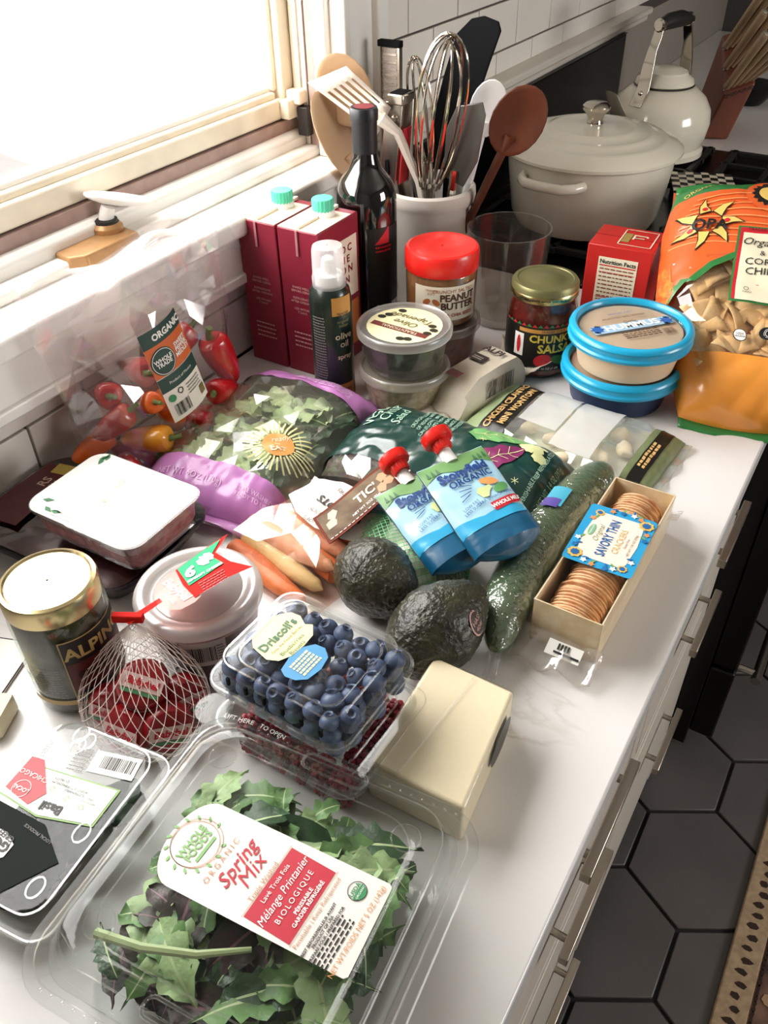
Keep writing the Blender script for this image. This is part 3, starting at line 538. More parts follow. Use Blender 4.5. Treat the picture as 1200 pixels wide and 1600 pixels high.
for a, an in ((-.026, 35), (-.014, -35)): decal('peanut', ell(.0055, .0035, 16), Fp, o, mat('peanut_print', '#b5673a', .5), (a, .036), an)
# salsa
o = thing('salsa_jar', 'chunky salsa jar with gold metal lid', 'jar', (.349, .924, 0)); SALS = mat('salsa', '#7d1a12', .4, col2='#4a0e0a', vs=90, bump=.4, bs=120)
emit('salsa', lathe([(.036, .001), (.0405, .006), (.041, .08), (.036, .097)], 40), SALS, o); emit('jar', lathe([(.037, 0), (.042, .005), (.0425, .082), (.0385, .099), (.0375, .107)], 40, True, False), GLASS, o)
GOLD = mat('gold_lid', '#c9b37a', .25, 1, var=.04, vs=20)
emit('lid', lathe([(.0395, .1), (.0405, .101), (.0405, .114), (.0385, .117), (.034, .1175), (.033, .1165), (.02, .1165), (.019, .1172), (.001, .1172)], 48, True, False), mat('olive_gold_lid', '#77734a', .4, .5), o)
emit('lid_edge', lathe([(.0402, .099), (.0412, .1005), (.0412, .107), (.0403, .1085)], 48, False, False), GOLD, o)
Fv = cylF(.0427, 0, -64); decal('label', rect(.15, .062), Fv, o, mat('black_salsa_label', '#121210', .45), (0, .044), h=.0003, L=.006)
for i in range(22): decal('zigzag', [(-.0034, -.002), (.0034, -.002), (0, .002)], Fv, o, RED if i % 2 else mat('green_zig', '#3e7a3a', .5), (-.072 + i * .0068, .0735), h=.0006)
strips('gold_band', [(-.03, .045, .064, .069)], Fv, o, mat('gold_print', '#c98f45', .4)); text('TRADER JOSE\'S', Fv, o, BLK, .0045, (.012, .0665), h=.0012)
YEL = mat('yellow_print', '#d9c04a', .5); text('CHUNKY', Fv, o, YEL, .0135, (.012, .056), bold=.03); text('SALSA', Fv, o, YEL, .0155, (.016, .043), bold=.03)
decal('chilli', ell(.0028, .012, 14), Fv, o, RED, (-.03, .046), 0, h=.0007); decal('chilli_panel', rect(.013, .03), Fv, o, WHT, (-.03, .046), h=.0005); decal('tomato', ell(.011, .008), Fv, o, RED, (.002, .028), 15, h=.0006); decal('pepper_print', ell(.012, .006), Fv, o, mat('green_zig', '#3e7a3a', .5), (.024, .027), -20, h=.0006)
text('NET WT 16 OZ (1 LB)', Fv, o, WHT, .004, (.004, .0165)); text('REFRIGERATE AFTER OPENING', cylF(.0413, 0, -70), o, BLK, .0042, (0, .104), h=.0003)
# hummus
BLU = mat('turquoise_plastic', '#1aa3cf', .28, coat=.2); HUM = mat('hummus', '#d9b793', .5, bump=.3, bs=120)
for z, lb in ((0, 'lower turquoise-lidded hummus tub, bottom of the pair'), (.0505, 'upper hummus tub with turquoise lid and printed clear top')):
    o = thing('hummus_tub', lb, 'tub', (.463 + z * .1, .9 - z * .12, z), 0, 'stacked hummus tubs'); R_ = .0675
    emit('cup', lathe([(.052, 0), (.055, .002), (.062, .036)], 44, True, False), mat('beige_tub', '#dcbf9e', .4) if z else mat('navy_tub', '#1c2f55', .4), o)
    emit('hummus', lathe([(.05, .002), (.06, .035), (.05, .0375), (.001, .037)], 44), HUM, o)
    l = emit('lid', lathe([(.063, .031), (.0695, .0325), (.0705, .036), (.0685, .038), (.0685, .043), (.07, .045), (.069, .048), (.066, .05), (.063, .05), (.0605, .047), (.0602, .044)], 64, False, False), BLU, o)
    emit('clear_top', lathe([(.0605, .0445), (.001, .0445)], 64, False, False), CUP, l)
    Fh = flat(.0445); HB = mat('hummus_blue_print', '#2a5fa8', .45)
    decal('print_disc', ell(.058), Fh, o, mat('hummus_label', '#d9bea0', .5, var=.05, vs=40), h=-.002, L=None)
    decal('blue_band', rect(.1, .017), Fh, o, mat('pale_blue_band', '#9fc3da', .5), (0, .003), 48, h=.0006, L=None); text('HUMMUS', Fh, o, WHT, .0165, (0, .003), 48, h=.001, bold=.03)
    decal('blue_flower', burst(.009, .005, 8), Fh, o, HB, (-.03, -.028), 0, h=.0012, L=None); decal('blue_flower', burst(.009, .005, 8), Fh, o, HB, (.03, .034), 0, h=.0012, L=None)
    text('ROASTED RED PEPPER', Fh, o, BR, .0055, (-.015, .018), 48); text('TRADER JOE\'S', Fh, o, HB, .005, (-.022, .025), 48); text('Garlic', Fh, o, BR, .007, (-.006, .014 - .003), 48, shear=.3); strips('fine_print', fineprint(.045, 4, .004, .0016, 4), Fh, o, BR, (.012, -.006), 48); strips('barcode', barcode(.014, .012), Fh, o, BR, (.04, .012), 48)
# red box
o = thing('red_food_box', 'red cardboard box with a white nutrition panel', 'box', (.402, 1.062, 0), 4); RB = mat('red_cardboard', '#c5261f', .45, var=.04, vs=30)
emit('box', box(-.041, .041, -.036, .036, 0, .128), RB, o, bevel=.001)
Fb = plane((0, -.0361, 0), (1, 0, 0), (0, 0, 1)); decal('nutrition_panel', rect(.05, .082), Fb, o, CREAM, (0, .073), L=None); text('Nutrition Facts', Fb, o, BLK, .0075, (0, .108), bold=.02); strips('fine_print', fineprint(.044, 13, .0052, .0016, 5), Fb, o, mat('brown_fine_print', '#8a4a3a', .6), (0, .098), L=None); strips('rules', [(-.023, .023, .1025, .104), (-.023, .023, .094, .0948), (-.023, .023, .06, .061)], Fb, o, RED, L=None)
Ft = flat(.1281); strips('top_frame', [(-.008, .034, -.026, -.0245), (-.008, .034, .026, .0275), (-.008, -.0065, -.026, .0275), (.033, .0345, -.026, .0275)], Ft, o, CREAM, L=None); text('TJ', Ft, o, CREAM, .02, (.014, .004), 90, bold=.02); decal('top_emblem', rect(.01, .03), Ft, o, mat('olive_gold', '#a08a4a', .5), (-.001, 0), L=None)
emit('top_flap_seam', box(-.041, .041, -.0005, .0005, .128, .1284), mat('dark_red_edge', '#8a1712', .6), o)
# ================================================================== leaves, shared
def leafmesh(name, ln, wd, lobes, curl, m_, rib, seed):
    r = random.Random(seed); bm = bmesh.new(); N = 14; rows = []
    for i in range(N + 1):
        t = i / N; prof = math.sin(pi * min(1, t * .92 + .06)) ** .7 * (.55 + .6 * t) if t < 1 else .02
        if lobes: prof *= 1 - .45 * (.5 + .5 * math.cos(lobes * 2 * pi * t)) * (1 - .3 * t)
        if t < .16: prof *= .25
        a = wd * max(prof, .03); y = ln * t; z0 = curl * ln * math.sin(pi * t * .9) * .35
        rw = []
        for u in (-1, -.55, -.09, .09, .55, 1):
            wv = .12 * wd * math.sin(5 * t * pi + seed) * abs(u) ** 2 + .35 * a * abs(u) ** 2 * curl + .1 * wd * r.uniform(-1, 1) * abs(u)
            rw.append(bm.verts.new((a * u if abs(u) > .1 else max(a, .2 * wd) * u * .7, y + (.1 * wd * abs(u) if abs(u) > .5 else 0), z0 + wv)))
        rows.append(rw)
    for a, b in zip(rows, rows[1:]):
        for i in range(5):
            f = bm.faces.new((a[i], a[i + 1], b[i + 1], b[i])); f.material_index = 1 if i == 2 else 0
    o = emit(name, bm, [m_, rib], None, ang=80); return o
LG1 = mat('salad_green', '#5d7f4a', .5, var=.3, vs=60, bump=.5, bs=150, sub=0); LG2 = mat('dark_salad_green', '#2f4a2c', .45, var=.35, vs=70, bump=.5, bs=150); LG3 = mat('pale_salad_green', '#93ab78', .5, var=.22, vs=50, bump=.5, bs=150); LR = mat('purple_lettuce', '#43262c', .5, col2='#28301f', vs=50, bump=.5, bs=120)
RIB = mat('leaf_rib', '#b7c693', .5); RIBP = mat('purple_rib', '#7d5560', .5)
def scatter(protos, pts, group, lblf):
    used = set()
    for i, (k, loc, e, sc) in enumerate(pts):
        p = protos[k]; mt = Matrix.LocRotScale(V(loc), __import__('mathutils').Euler(e), V((sc, sc, sc)))
        if k in used: c = p.copy(); COL.objects.link(c)
        else: c = p; used.add(k)
        c.matrix_basis = mt; tag(c, lblf(k), 'leaf', group)
    for k, p in enumerate(protos):
        if k not in used: bpy.data.objects.remove(p)
# ================================================================== spring mix clamshell
sm = thing('salad_clamshell', 'large clear clamshell of spring mix with white and red label', 'clamshell', (.494, .166, 0), 5)
W_, D_ = .196, .188
CLR = film('clamshell_plastic', '#f6f8f7', .04, .022, .5, haze=.008)
emit('base', rloft([(W_ - .03, D_ - .03, .02, .001), (W_ - .022, D_ - .022, .022, .004), (W_ - .008, D_ - .008, .026, .05), (W_ - .006, D_ - .006, .027, .052), (W_ - .004, D_ - .004, .027, .057)], 7, True, False), CLR, sm)
emit('rim_flange', rloft([(W_ - .005, D_ - .005, .027, .0575), (W_ + .016, D_ + .016, .03, .0575), (W_ + .018, D_ + .018, .031, .0565), (W_ + .018, D_ + .018, .031, .0545)], 7, False, False), film('flange_plastic', '#f2f4f3', .14, .022, .45, haze=.06, hazecol='#d8d8d6'), sm)
lidp = emit('lid', rloft([(W_ - .005, D_ - .005, .027, .058), (W_ - .01, D_ - .01, .027, .062), (W_ - .016, D_ - .016, .026, .072), (W_ - .022, D_ - .022, .025, .0745), (W_ - .05, D_ - .04, .02, .0745), (W_ - .054, D_ - .044, .02, .073), (W_ - .058, D_ - .048, .019, .073), (W_ - .07, D_ - .06, .017, .073)], 7, False, True), CLR, sm)
def wire(nm, pts, r, m, par, closed=False): return emit(nm, tube(pts, r, 6, closed=closed), m, par)
for a, z in ((W_ + .004, .0582), (W_ - .02, .0748), (W_ - .05, .0752)): wire('moulded_ridge', [(x, y, z) for x, y in rr(a, D_ - W_ + a, .024, 6)], .0006, film('ridge_plastic', '#ffffff', .05, .12, .45, haze=.02), lidp, True)
for sx in (-1, 1):
    for sy in (-1, 1): wire('locking_button', [(sx * .066 + .009 * math.cos(t * pi / 8), sy * .06 + .009 * math.sin(t * pi / 8), .0755) for t in range(16)], .0005, MATS['ridge_plastic'], lidp, True)
for sy in (-1, 1): wire('grip_slot', [(x * 1 + .005, sy * (D_ / 2 - .012) + y, .0752) for x, y in rr(.045, .011, .005, 4)], .0011, MATS['ridge_plastic'], lidp, True)
wire('corner_handle', [(-.085, .03, .0755), (-.085, .062, .0755), (-.08, .068, .0755), (-.055, .068, .0755)], .0012, MATS['ridge_plastic'], lidp)
tb = emit('lift_tab', prism([(-.104 + .014 * math.cos(t * pi / 10), .1 + .014 * math.sin(t * pi / 10)) for t in range(20)], .0565, .0575), MATS['flange_plastic'], sm)
text('LIFT HERE', flat(.0578), sm, WHT, .0052, (-.082, .099), 8); text('TO OPEN', flat(.0578), sm, WHT, .005, (-.055, .1), -4)
for i in range(24): pass
k = bmesh.new()
for i in range(22):
    for sy in (-1, 1): ball((-.08 + i * .0078, sy * (D_ / 2 + .0035), .0578), .0009, n=6, m=4, bm=k)
emit('flange_dimples', k, MATS['ridge_plastic'], sm)
Fl = flat(.0748); LAB = mat('white_gloss_label', '#e6e0d8', .45)
lp = [(.066, -.0285), (.068, -.0265), (.068, .0265), (.066, .0285), (-.05, .0285)] + [(-.05 - .0175 * math.sin(t), .0285 * math.cos(t) ** 1 if True else 0) for t in [pi * q / 16 for q in range(1, 16)]] + [(-.05, -.0285)]
decal('label', lp[::-1], Fl, sm, LAB, (.004, .002), h=.0004, L=None); A90 = 86
GRN = mat('label_green', '#7fb06a', .5); TANP = mat('label_tan', '#b5835f', .5)
def ring(nm, r0, r1, at, m, h=.0008, Fn=Fl, par=sm):
    kk = bmesh.new(); loft([[(r * math.cos(2 * pi * i / 40), r * math.sin(2 * pi * i / 40), 0) for i in range(40)] for r in (r0, r1)], False, False, kk); lay(kk, Fn, at, 0, h); return emit(nm, kk, m, par, smooth=False)
ring('wreath_ring', .0146, .015, (-.046, .002), TANP); ring('wreath_ring', .0156, .016, (-.0455, .003), mat('label_copper', '#c08a6a', .5))
for q in range(14):
    a = rad(70 + q * 24); decal('wreath_leaf', ell(.0019, .0009, 8), Fl, sm, GRN, (-.046 + .0172 * math.cos(a), .002 + .0172 * math.sin(a)), 24 * q + 100, h=.0008, L=None)
text('WHOLE\nFOODS', Fl, sm, GRN, .0066, (-.046, .002), A90, bold=.03, line=.8); strips('green_bar', [(-.009, .009, -.0012, .0008)], Fl, sm, GRN, (-.0385, .002), A90, L=None)
text('ORGANIC', Fl, sm, TANP, .0052, (-.0255, .0), A90, space=1.5); REDL = mat('label_red', '#b81630', .5)
text('Spring', Fl, sm, REDL, .0125, (-.016, .002), A90, shear=.35, bold=.01); text('Mix', Fl, sm, REDL, .0135, (-.006, .002), A90, shear=.3)
text('Triple Washed', Fl, sm, TANP, .0044, (.0035, .0), A90); decal('red_panel', rect(.047, .031), Fl, sm, REDL, (.0215, .0005), A90, h=.0006, L=None)
strips('panel_outline', [(-.0245, .0245, -.0165, -.0162), (-.0245, .0245, .0162, .0165)], Fl, sm, TANP, (.0215, .0005), A90, L=None)
text('Lavé Trois Fois', Fl, sm, WHT, .0042, (.0105, .002), A90, h=.001); text('Mélange Printanier', Fl, sm, WHT, .0069, (.017, 0), A90, shear=.3, h=.001, xs=.88); text('BIOLOGIQUE', Fl, sm, WHT, .0048, (.0245, 0), A90, h=.001, space=1.3); text('PÉRISSABLE\nGARDER RÉFRIGÉRÉ', Fl, sm, WHT, .0034, (.032, 0), A90, h=.001, bold=.02)
text('Perishable | Keep Refrigerated', Fl, sm, TANP, .0037, (.0405, -.002), A90); ring('seal_ring', .0054, .0058, (.055, .0185), BLK)
decal('seal_half', [(.0052 * math.cos(t), .0052 * math.sin(t)) for t in [pi + pi * q / 12 for q in range(13)]], Fl, sm, mat('seal_green', '#2f8a52', .5), (.055, .0185), A90, h=.0008, L=None); text('USDA', Fl, sm, MATS['seal_green'], .0036, (.0535, .0185), A90, bold=.03); text('ORGANIC', Fl, sm, WHT, .002, (.057, .0185), A90, h=.0011)
text('BEST BEFORE/MEILLEUR AVANT\nPRODUCT OF USA\nPREPARE POUR / PREPARED FOR', Fl, sm, BLK, .0024, (.0485, -.010), A90, bold=.03, line=1.1); strips('fine_print', fineprint(.03, 4, .0024, .001, 9), Fl, sm, BLK, (.0535, -.012), A90, L=None); text('NET WT/POIDS NET 5 OZ (142g)', Fl, sm, mat('label_orange', '#c98a4a', .5), .0044, (.0655, -.001), A90, xs=.9)
# leaves
pro = [leafmesh('salad_leaf', .066, .019, 5, .45, LG1, RIB, 1), leafmesh('salad_leaf', .07, .02, 6, .35, LG2, RIB, 2), leafmesh('salad_leaf', .06, .018, 0, .6, LG2, RIB, 3), leafmesh('salad_leaf', .062, .02, 4, .45, LG3, RIB, 4), leafmesh('salad_leaf', .062, .019, 0, .4, LR, RIBP, 5), leafmesh('salad_leaf', .05, .017, 3, .7, LG1, RIB, 6)]
rn = random.Random(11); pts = []; M0 = sm.matrix_basis
for i in range(280):
    cell = i % 56; x = -.066 + (cell % 8 + rn.uniform(0, 1)) * .0165; y = -.064 + (cell // 8 + rn.uniform(0, 1)) * .0183; lay_ = i / 280
    z = .008 + .04 * lay_ + rn.uniform(-.003, .003); a = rn.uniform(0, 2 * pi); k = rn.choice((0, 0, 1, 1, 2, 3, 3, 5, 5, 0)); sc = rn.uniform(.7, 1.0)
    if y < -.02 and x < .02 and rn.random() < .5: k = 4
    ln = (.075, .085, .06, .07, .075, .05)[k] * sc; x0, y0 = x + math.sin(a) * ln * .5, y - math.cos(a) * ln * .5
    x1, y1 = x - math.sin(a) * ln * .5, y + math.cos(a) * ln * .5
    if max(abs(x0), abs(x1)) > .079 or max(abs(y0), abs(y1)) > .075: sc *= .62; x0, y0 = x + math.sin(a) * ln * .31, y - math.cos(a) * ln * .31
    if x < -.045 and y > .01 and i > 170 and rn.random() < .5: continue
    p = M0 @ V((x0, y0, z)); pts.append((k, p, (rn.uniform(-.12, .16), rn.uniform(-.4, .4), a + rad(5)), sc))
LBL = ['green lobed salad leaf inside the spring mix clamshell', 'dark green frilly salad leaf inside the spring mix clamshell', 'dark green rounded salad leaf inside the spring mix clamshell', 'pale green lobed salad leaf inside the spring mix clamshell', 'purple lettuce leaf inside the spring mix clamshell', 'small green lobed salad leaf inside the spring mix clamshell']
scatter(pro, pts, 'spring mix leaves', lambda k: LBL[k])
stm = emit('salad_stalk_leaf', tube([(0, 0, 0), (.03, .004, .003), (.06, .014, .004), (.085, .03, .002)], [.003, .0028, .0024, .0016], 8), mat('pale_stem', '#9fae7c', .5)); stm.matrix_basis = M0 @ Matrix.Translation((-.07, -.062, .064)); tag(stm, 'long pale salad stem lying under the spring mix lid', 'leaf', 'spring mix leaves')
# ================================================================== basil clamshell
bs_ = thing('basil_clamshell', 'clear basil clamshell at the left edge with red corner label', 'clamshell', (.336, .143, 0), 7); BW, BD = .094, .136
emit('base', rloft([(BW - .016, BD - .016, .012, .001), (BW - .006, BD - .006, .014, .03), (BW - .004, BD - .004, .015, .034)], 6, True, False), CLR, bs_)
emit('rim_flange', rloft([(BW - .004, BD - .004, .015, .0345), (BW + .006, BD + .006, .017, .0345), (BW + .007, BD + .007, .017, .032)], 6, False, False), MATS['flange_plastic'], bs_)
bl = emit('lid', rloft([(BW - .004, BD - .004, .015, .035), (BW - .008, BD - .008, .014, .045), (BW - .014, BD - .014, .013, .048), (BW - .018, BD - .018, .012, .048), (BW - .03, BD - .03, .01, .048)], 6, False, True), CLR, bs_)
for a in (BW + .003, BW - .012): wire('moulded_ridge', [(x, y, .035 if a > BW else .0484) for x, y in rr(a, BD - BW + a, .014, 6)], .0008, MATS['ridge_plastic'], bl, True)
for x, y in ((.03, -.005), (.028, -.045), (-.02, .055), (-.012, .052), (-.016, .046)): wire('moulded_button', [(x + .005 * math.cos(t * pi / 6), y + .007 * math.sin(t * pi / 6), .0486) for t in range(12)], .0007, MATS['ridge_plastic'], bl, True)
Fb_ = flat(.0484); BLB = mat('pale_basil_label', '#e6e9e2', .45); LIME = mat('lime_line', '#8fb36a', .5)
decal('label', [(-.043, .022), (.034, .03), (.034, .001), (-.005, -.008), (-.043, -.004)][::-1], Fb_, bs_, LIME, h=.0004, L=None); decal('label_inner', [(-.0425, .021), (.0325, .0285), (.0325, .002), (-.005, -.0068), (-.0425, -.003)][::-1], Fb_, bs_, BLB, h=.0007, L=None)
decal('red_corner', [(-.043, .021), (-.033, .022), (-.014, .002), (-.02, -.0095), (-.043, -.005)][::-1], Fb_, bs_, RED, (.004, .006), h=.001, L=None)
text('CHICAGO', Fb_, bs_, WHT, .0052, (-.027, .0155), 180, h=.0014); ring('local_ring', .0062, .0066, (-.028, .004), WHT, .0014, Fb_, bs_); text('LOCAL', Fb_, bs_, WHT, .0042, (-.028, .004), 180, h=.0014, bold=.02)
text('Basil', Fb_, bs_, BLK, .009, (.0, .001), 185, h=.0012, bold=.03); text('PREMIUM\nQUALITY', Fb_, bs_, BLK, .0028, (-.007, .019), 185, h=.0012); text('SUSTAINABLE\nAGRICULTURE', Fb_, bs_, BLK, .0026, (.007, .017), 185, h=.0012); text('PESTICIDE\nFREE', Fb_, bs_, GREYP, .0024, (.02, .015), 185, h=.0012)
for x, y in ((-.009, .0125), (.005, .0105), (.018, .009)): ring('tiny_mark', .0014, .0018, (x, y), LIME, .0012, Fb_, bs_)
decal('barcode_panel', rect(.034, .017), Fb_, bs_, WHT, (.018, .044), 10, h=.0006, L=None); strips('barcode', barcode(.024, .010), Fb_, bs_, BLK, (.02, .045), 10, L=None); strips('fine_print', fineprint(.012, 7, .0028, .0011, 6), Fb_, bs_, GREYP, (-.008, .046), 10, L=None)
text('190108', Fb_, bs_, GREYP, .005, (-.034, .036), 100)
decal('dark_label', [(-.045, -.062), (.005, -.062), (.03, -.025), (.005, -.008), (-.045, -.006)], Fb_, bs_, mat('dark_green_label', '#121a17', .75, spec=.2), (0, -.002), h=.0003, L=None)
decal('white_badge', [(-.03, -.05), (-.012, -.05), (-.007, -.046), (-.007, -.041), (-.002, -.036), (-.002, -.027), (-.012, -.022), (-.03, -.022)], Fb_, bs_, WHT, (-.002, -.002), h=.0008, L=None); text('GOTHAM', Fb_, bs_, BLK, .009, (-.005, -.033), 172, align='LEFT', bold=.04, h=.0012); text('GREENS', Fb_, bs_, BLK, .005, (-.006, -.027), 172, align='LEFT', bold=.02, h=.0012); text('LOCAL PRODUCE', Fb_, bs_, GREYP, .003, (.005, -.017), 172, h=.0012)
bp_ = [leafmesh('basil_leaf', .045, .02, 0, .7, mat('basil_green', '#22331f', .4, var=.3, vs=50), mat('basil_rib', '#4a6238', .5), 21)]; pts = []
for i in range(34):
    a = rn.uniform(0, 2 * pi); x, y = rn.uniform(-.02, .02), rn.uniform(-.045, .015) if i > 3 else rn.uniform(.02, .04)
    p = bs_.matrix_basis @ V((x + math.sin(a) * .018, y - math.cos(a) * .018, .006 + .026 * i / 34)); pts.append((0, p, (rn.uniform(-.2, .2), rn.uniform(-.4, .4), a), rn.uniform(.7, .9)))
scatter(bp_, pts, 'basil leaves', lambda k: 'dark green basil leaf inside the basil clamshell')
# ================================================================== cheese wedge
ch = thing('cheese_wedge', 'pale yellow wedge of hard cheese in clear wrap at the counter front', 'cheese', (.528, .337, 0), 1)
cp = [(-.036, -.053), (.039, -.053), (.029, .053), (-.039, .055)]
k = loft([[(x, y, z) for x, y in cp] for z in (.0005, .02, .042)]); CHE = mat('parmesan', '#e9dfc8', .42, var=.04, vs=18, bump=.15, bs=60, sub=.0)
emit('cheese', k, CHE, ch, bevel=.003, seg=3); emit('clear_wrap', loft([[(x * 1.02, y * 1.015, z) for x, y in cp] for z in (.001, .043)], True, True), film('cheese_wrap', '#fffdf6', .12, .03, .35, bump=.4, bs=60), ch, bevel=.003)
Fc = plane((.0345, .0, .0), (-.01 * .9, .106, 0), (0, 0, 1)); decal('black_label', [(.022 * math.cos(t), .014 * math.sin(t)) for t in [2 * pi * q / 20 for q in range(20)]], Fc, ch, mat('black_gloss_label', '#0f1312', .3), (.02, .024), h=.0016, L=None); emit('wrap_seam', grid(lambda u, v: V((-.012 + .01 * v + u * .0012, -.05 + .1 * v, .0434 + .0006 * (1 - abs(u)))), 2, 20, -1, 1, 0, 1), film('wrap_crease', '#ffffff', .1, .12, .4, haze=.1), ch)
# ================================================================== berries
def berrybox(label, x, y, z, rz, w, d, h, name, mouth=.55):
    o = thing(name, label, 'clamshell', (x, y, z), rz)
    zb = h * mouth
    emit('base', rloft([(w - .022, d - .022, .012, .001), (w - .018, d - .018, .013, .004), (w - .006, d - .006, .016, zb - .002), (w - .004, d - .004, .016, zb)], 6, True, False), CLR, o)
    emit('rim_flange', rloft([(w - .005, d - .005, .016, zb), (w + .008, d + .008, .018, zb), (w + .009, d + .009, .018, zb + .003), (w - .002, d - .002, .016, zb + .0035)], 6, False, False), MATS['flange_plastic'], o)
    l = emit('lid', rloft([(w - .003, d - .003, .016, zb + .003), (w - .008, d - .008, .015, h - .004), (w - .014, d - .014, .014, h), (w - .026, d - .026, .01, h), (w - .029, d - .029, .01, h - .002), (w - .033, d - .033, .009, h - .002), (w - .045, d - .045, .007, h - .002)], 6, False, True), CLR, o)
    for a, zz in ((w + .004, zb + .0035), (w - .012, h + .0002), (w - .027, h - .0005)): wire('moulded_ridge', [(px, py, zz) for px, py in rr(a, d - w + a, .013, 6)], .0008, MATS['ridge_plastic'], l, True)
    return o, l
o2, _ = berrybox('clear clamshell of red berries underneath the blueberries', .44, .306, 0, -2, .122, .102, .048, 'berry_clamshell', .8)
bb, bl2 = berrybox('clear clamshell of blueberries with yellow and blue label, on top', .434, .307, .0495, -2, .114, .094, .05, 'blueberry_clamshell')
for i in range(6): emit('vent_slot', box(-.04 + i * .016, -.038 + i * .016, -.0455, -.0435, .034, .041), NYL, bl2)
Fd = flat(.0484); decal('yellow_label', [(-.019, .012), (-.013, .0185), (0, .021), (.014, .019), (.0225, .012), (.0235, .004), (.019, -.004), (.022, -.009), (.014, -.0155), (.003, -.0165), (-.009, -.0155), (-.018, -.011), (-.022, -.003)], Fd, bb, mat('driscoll_yellow', '#efe2a4', .4), (-.024, .0), 88, h=.0006, L=None)
decal('blue_label', [(.013 * math.cos(t), .013 * math.sin(t)) for t in [2 * pi * q / 24 for q in range(24)]] and [(-.016, .008), (-.004, .0105), (.008, .009), (.0155, .003), (.0165, -.005), (.011, -.012), (0, -.0145), (-.012, -.0125), (-.0175, -.006), (-.019, .002)], Fd, bb, mat('label_blue', '#2f86b8', .4), (.001, -.008), 88, h=.0005, L=None)
DGR = mat('driscoll_green', '#3c6b4a', .5); text("Driscoll's", Fd, bb, DGR, .0098, (-.029, .0), 88, bold=.03, h=.001); text('Only the Finest Berries', Fd, bb, BR, .0034, (-.021, .0), 88, h=.001); text('Blueberries\nBleuets', Fd, bb, DGR, .0052, (-.0125, -.002), 88, h=.001, line=.9); strips('yellow_fine_print', fineprint(.02, 5, .003, .0018, 8), Fd, bb, mat('driscoll_yellow', '#efe2a4', .4), (-.002, -.009), 88, L=None)
BLUB = mat('blueberry_skin', '#2f3c5a', .5, col2='#59698a', vs=60); k = ball((0, 0, 0), .0078, .0078, .0068, 14, 9)
k2 = ball((0, 0, 0), .0078, .0078, .0068, 14, 9, fn=lambda p: V((p.x, p.y, p.z - (.0022 * max(0, 1 - (p.xy.length / .003) ** 2) if p.z > 0 else 0)))); lathe([(.0032, .006), (.0036, .0076), (.0024, .0068)], 10, False, False, k2)
bproto = emit('blueberry', k2, BLUB); first = True; k.free()
for lz, n_ in ((.011, 0), (.024, 1), (.036, 2)):
    for j in range(6):
        for i in range(7):
            if n_ < 2 and 0 < j < 5 and 0 < i < 6: continue
            p = bb.matrix_basis @ V((-.0435 + i * .0145 + (.004 if j % 2 else -.003) + rn.uniform(-.0015, .0015), -.034 + j * .0136 + rn.uniform(-.0015, .0015), lz + rn.uniform(-.002, .003)))
            c = bproto if first else bproto.copy()
            if not first: COL.objects.link(c)
            first = False; s = rn.uniform(.88, 1.12); c.matrix_basis = Matrix.LocRotScale(p, __import__('mathutils').Euler((rn.uniform(-.7, .7), rn.uniform(-.7, .7), 0)), V((s, s, s))); tag(c, 'dusty blue blueberry inside the blueberry clamshell', 'blueberry', 'blueberries')
RSP = mat('raspberry', '#8e1024', .4, var=.3, vs=200)
rk = bmesh.new()
for lv, (r, z, m_) in enumerate(((.006, .002, 7), (.0078, .006, 9), (.0075, .010, 9), (.0055, .014, 6), (.002, .0165, 2))):
    for q in range(m_): ball((r * math.cos(2 * pi * q / m_ + lv), r * math.sin(2 * pi * q / m_ + lv), z), .0032, n=6, m=4, bm=rk)
rproto = emit('raspberry', rk, RSP); first = True
for lz in (.003, .019):
    for j in range(5):
        for i in range(6):
            if 0 < j < 4 and 0 < i < 5: continue
            p = o2.matrix_basis @ V((-.042 + i * .0168, -.034 + j * .017, lz)); c = rproto if first else rproto.copy()
            if not first: COL.objects.link(c)
            first = False; c.matrix_basis = Matrix.Translation(p) @ Matrix.Rotation(rn.uniform(0, 6), 4, 'Z'); tag(c, 'deep red raspberry inside the lower berry clamshell', 'raspberry', 'raspberries')
# ================================================================== avocados
AVO = mat('dark_avocado_skin', '#1e1f19', .38, col2='#35351f', vs=60, bump=1.0, bs=260, coat=.1)
def avo(label, loc, rot, ln, wd, sticker=None):
    o = thing('avocado', label, 'avocado', mtx=Matrix.LocRotScale(V(loc), __import__('mathutils').Euler(rot), V((1, 1, 1))))
    def f(p):
        t = p.z / ln; q = 1 - .22 * max(0, t) - .04 * abs(t); d = p.normalized() * (.0019 * abs(nz(p.x * 230, p.y * 230, p.z * 230)) + .0008 * nz(p.x * 90, p.y * 90, p.z * 90) + .0006 * nz(p.x * 40, p.y * 40, p.z * 40)); return V((p.x * q, p.y * q, p.z)) + d
    emit('skin', ball((0, 0, 0), wd, wd, ln, 130, 90, fn=f), AVO, o); emit('stem_button', lathe([(.0035, ln - .001), (.003, ln + .0015), (.001, ln + .002)], 12), mat('stem_brown', '#5a4630', .7), o); return o
avo('avocado farther back, beside the green mesh bag', (.401, .447, .036), (rad(88), 0, rad(70)), .043, .0345)
a2_ = avo('nearer avocado with a small sticker, behind the cheese', (.474, .424, .037), (rad(75), 0, rad(160)), .05, .036)
d_ = V((.026, .0, -.0)); nS = V((.86, .15, .45)).normalized(); ctr = V((.474, .424, .037)) + nS * .0355
stf = plane(ctr, V((0, 0, 1)).cross(nS), nS.cross(V((0, 0, 1)).cross(nS))); Mi = a2_.matrix_basis.inverted()
Fst = lambda x, y, h=0: Mi @ (V((.474, .424, .037)) + (stf(x, y, 0) - V((.474, .424, .037))).normalized() * (.0362 + h))
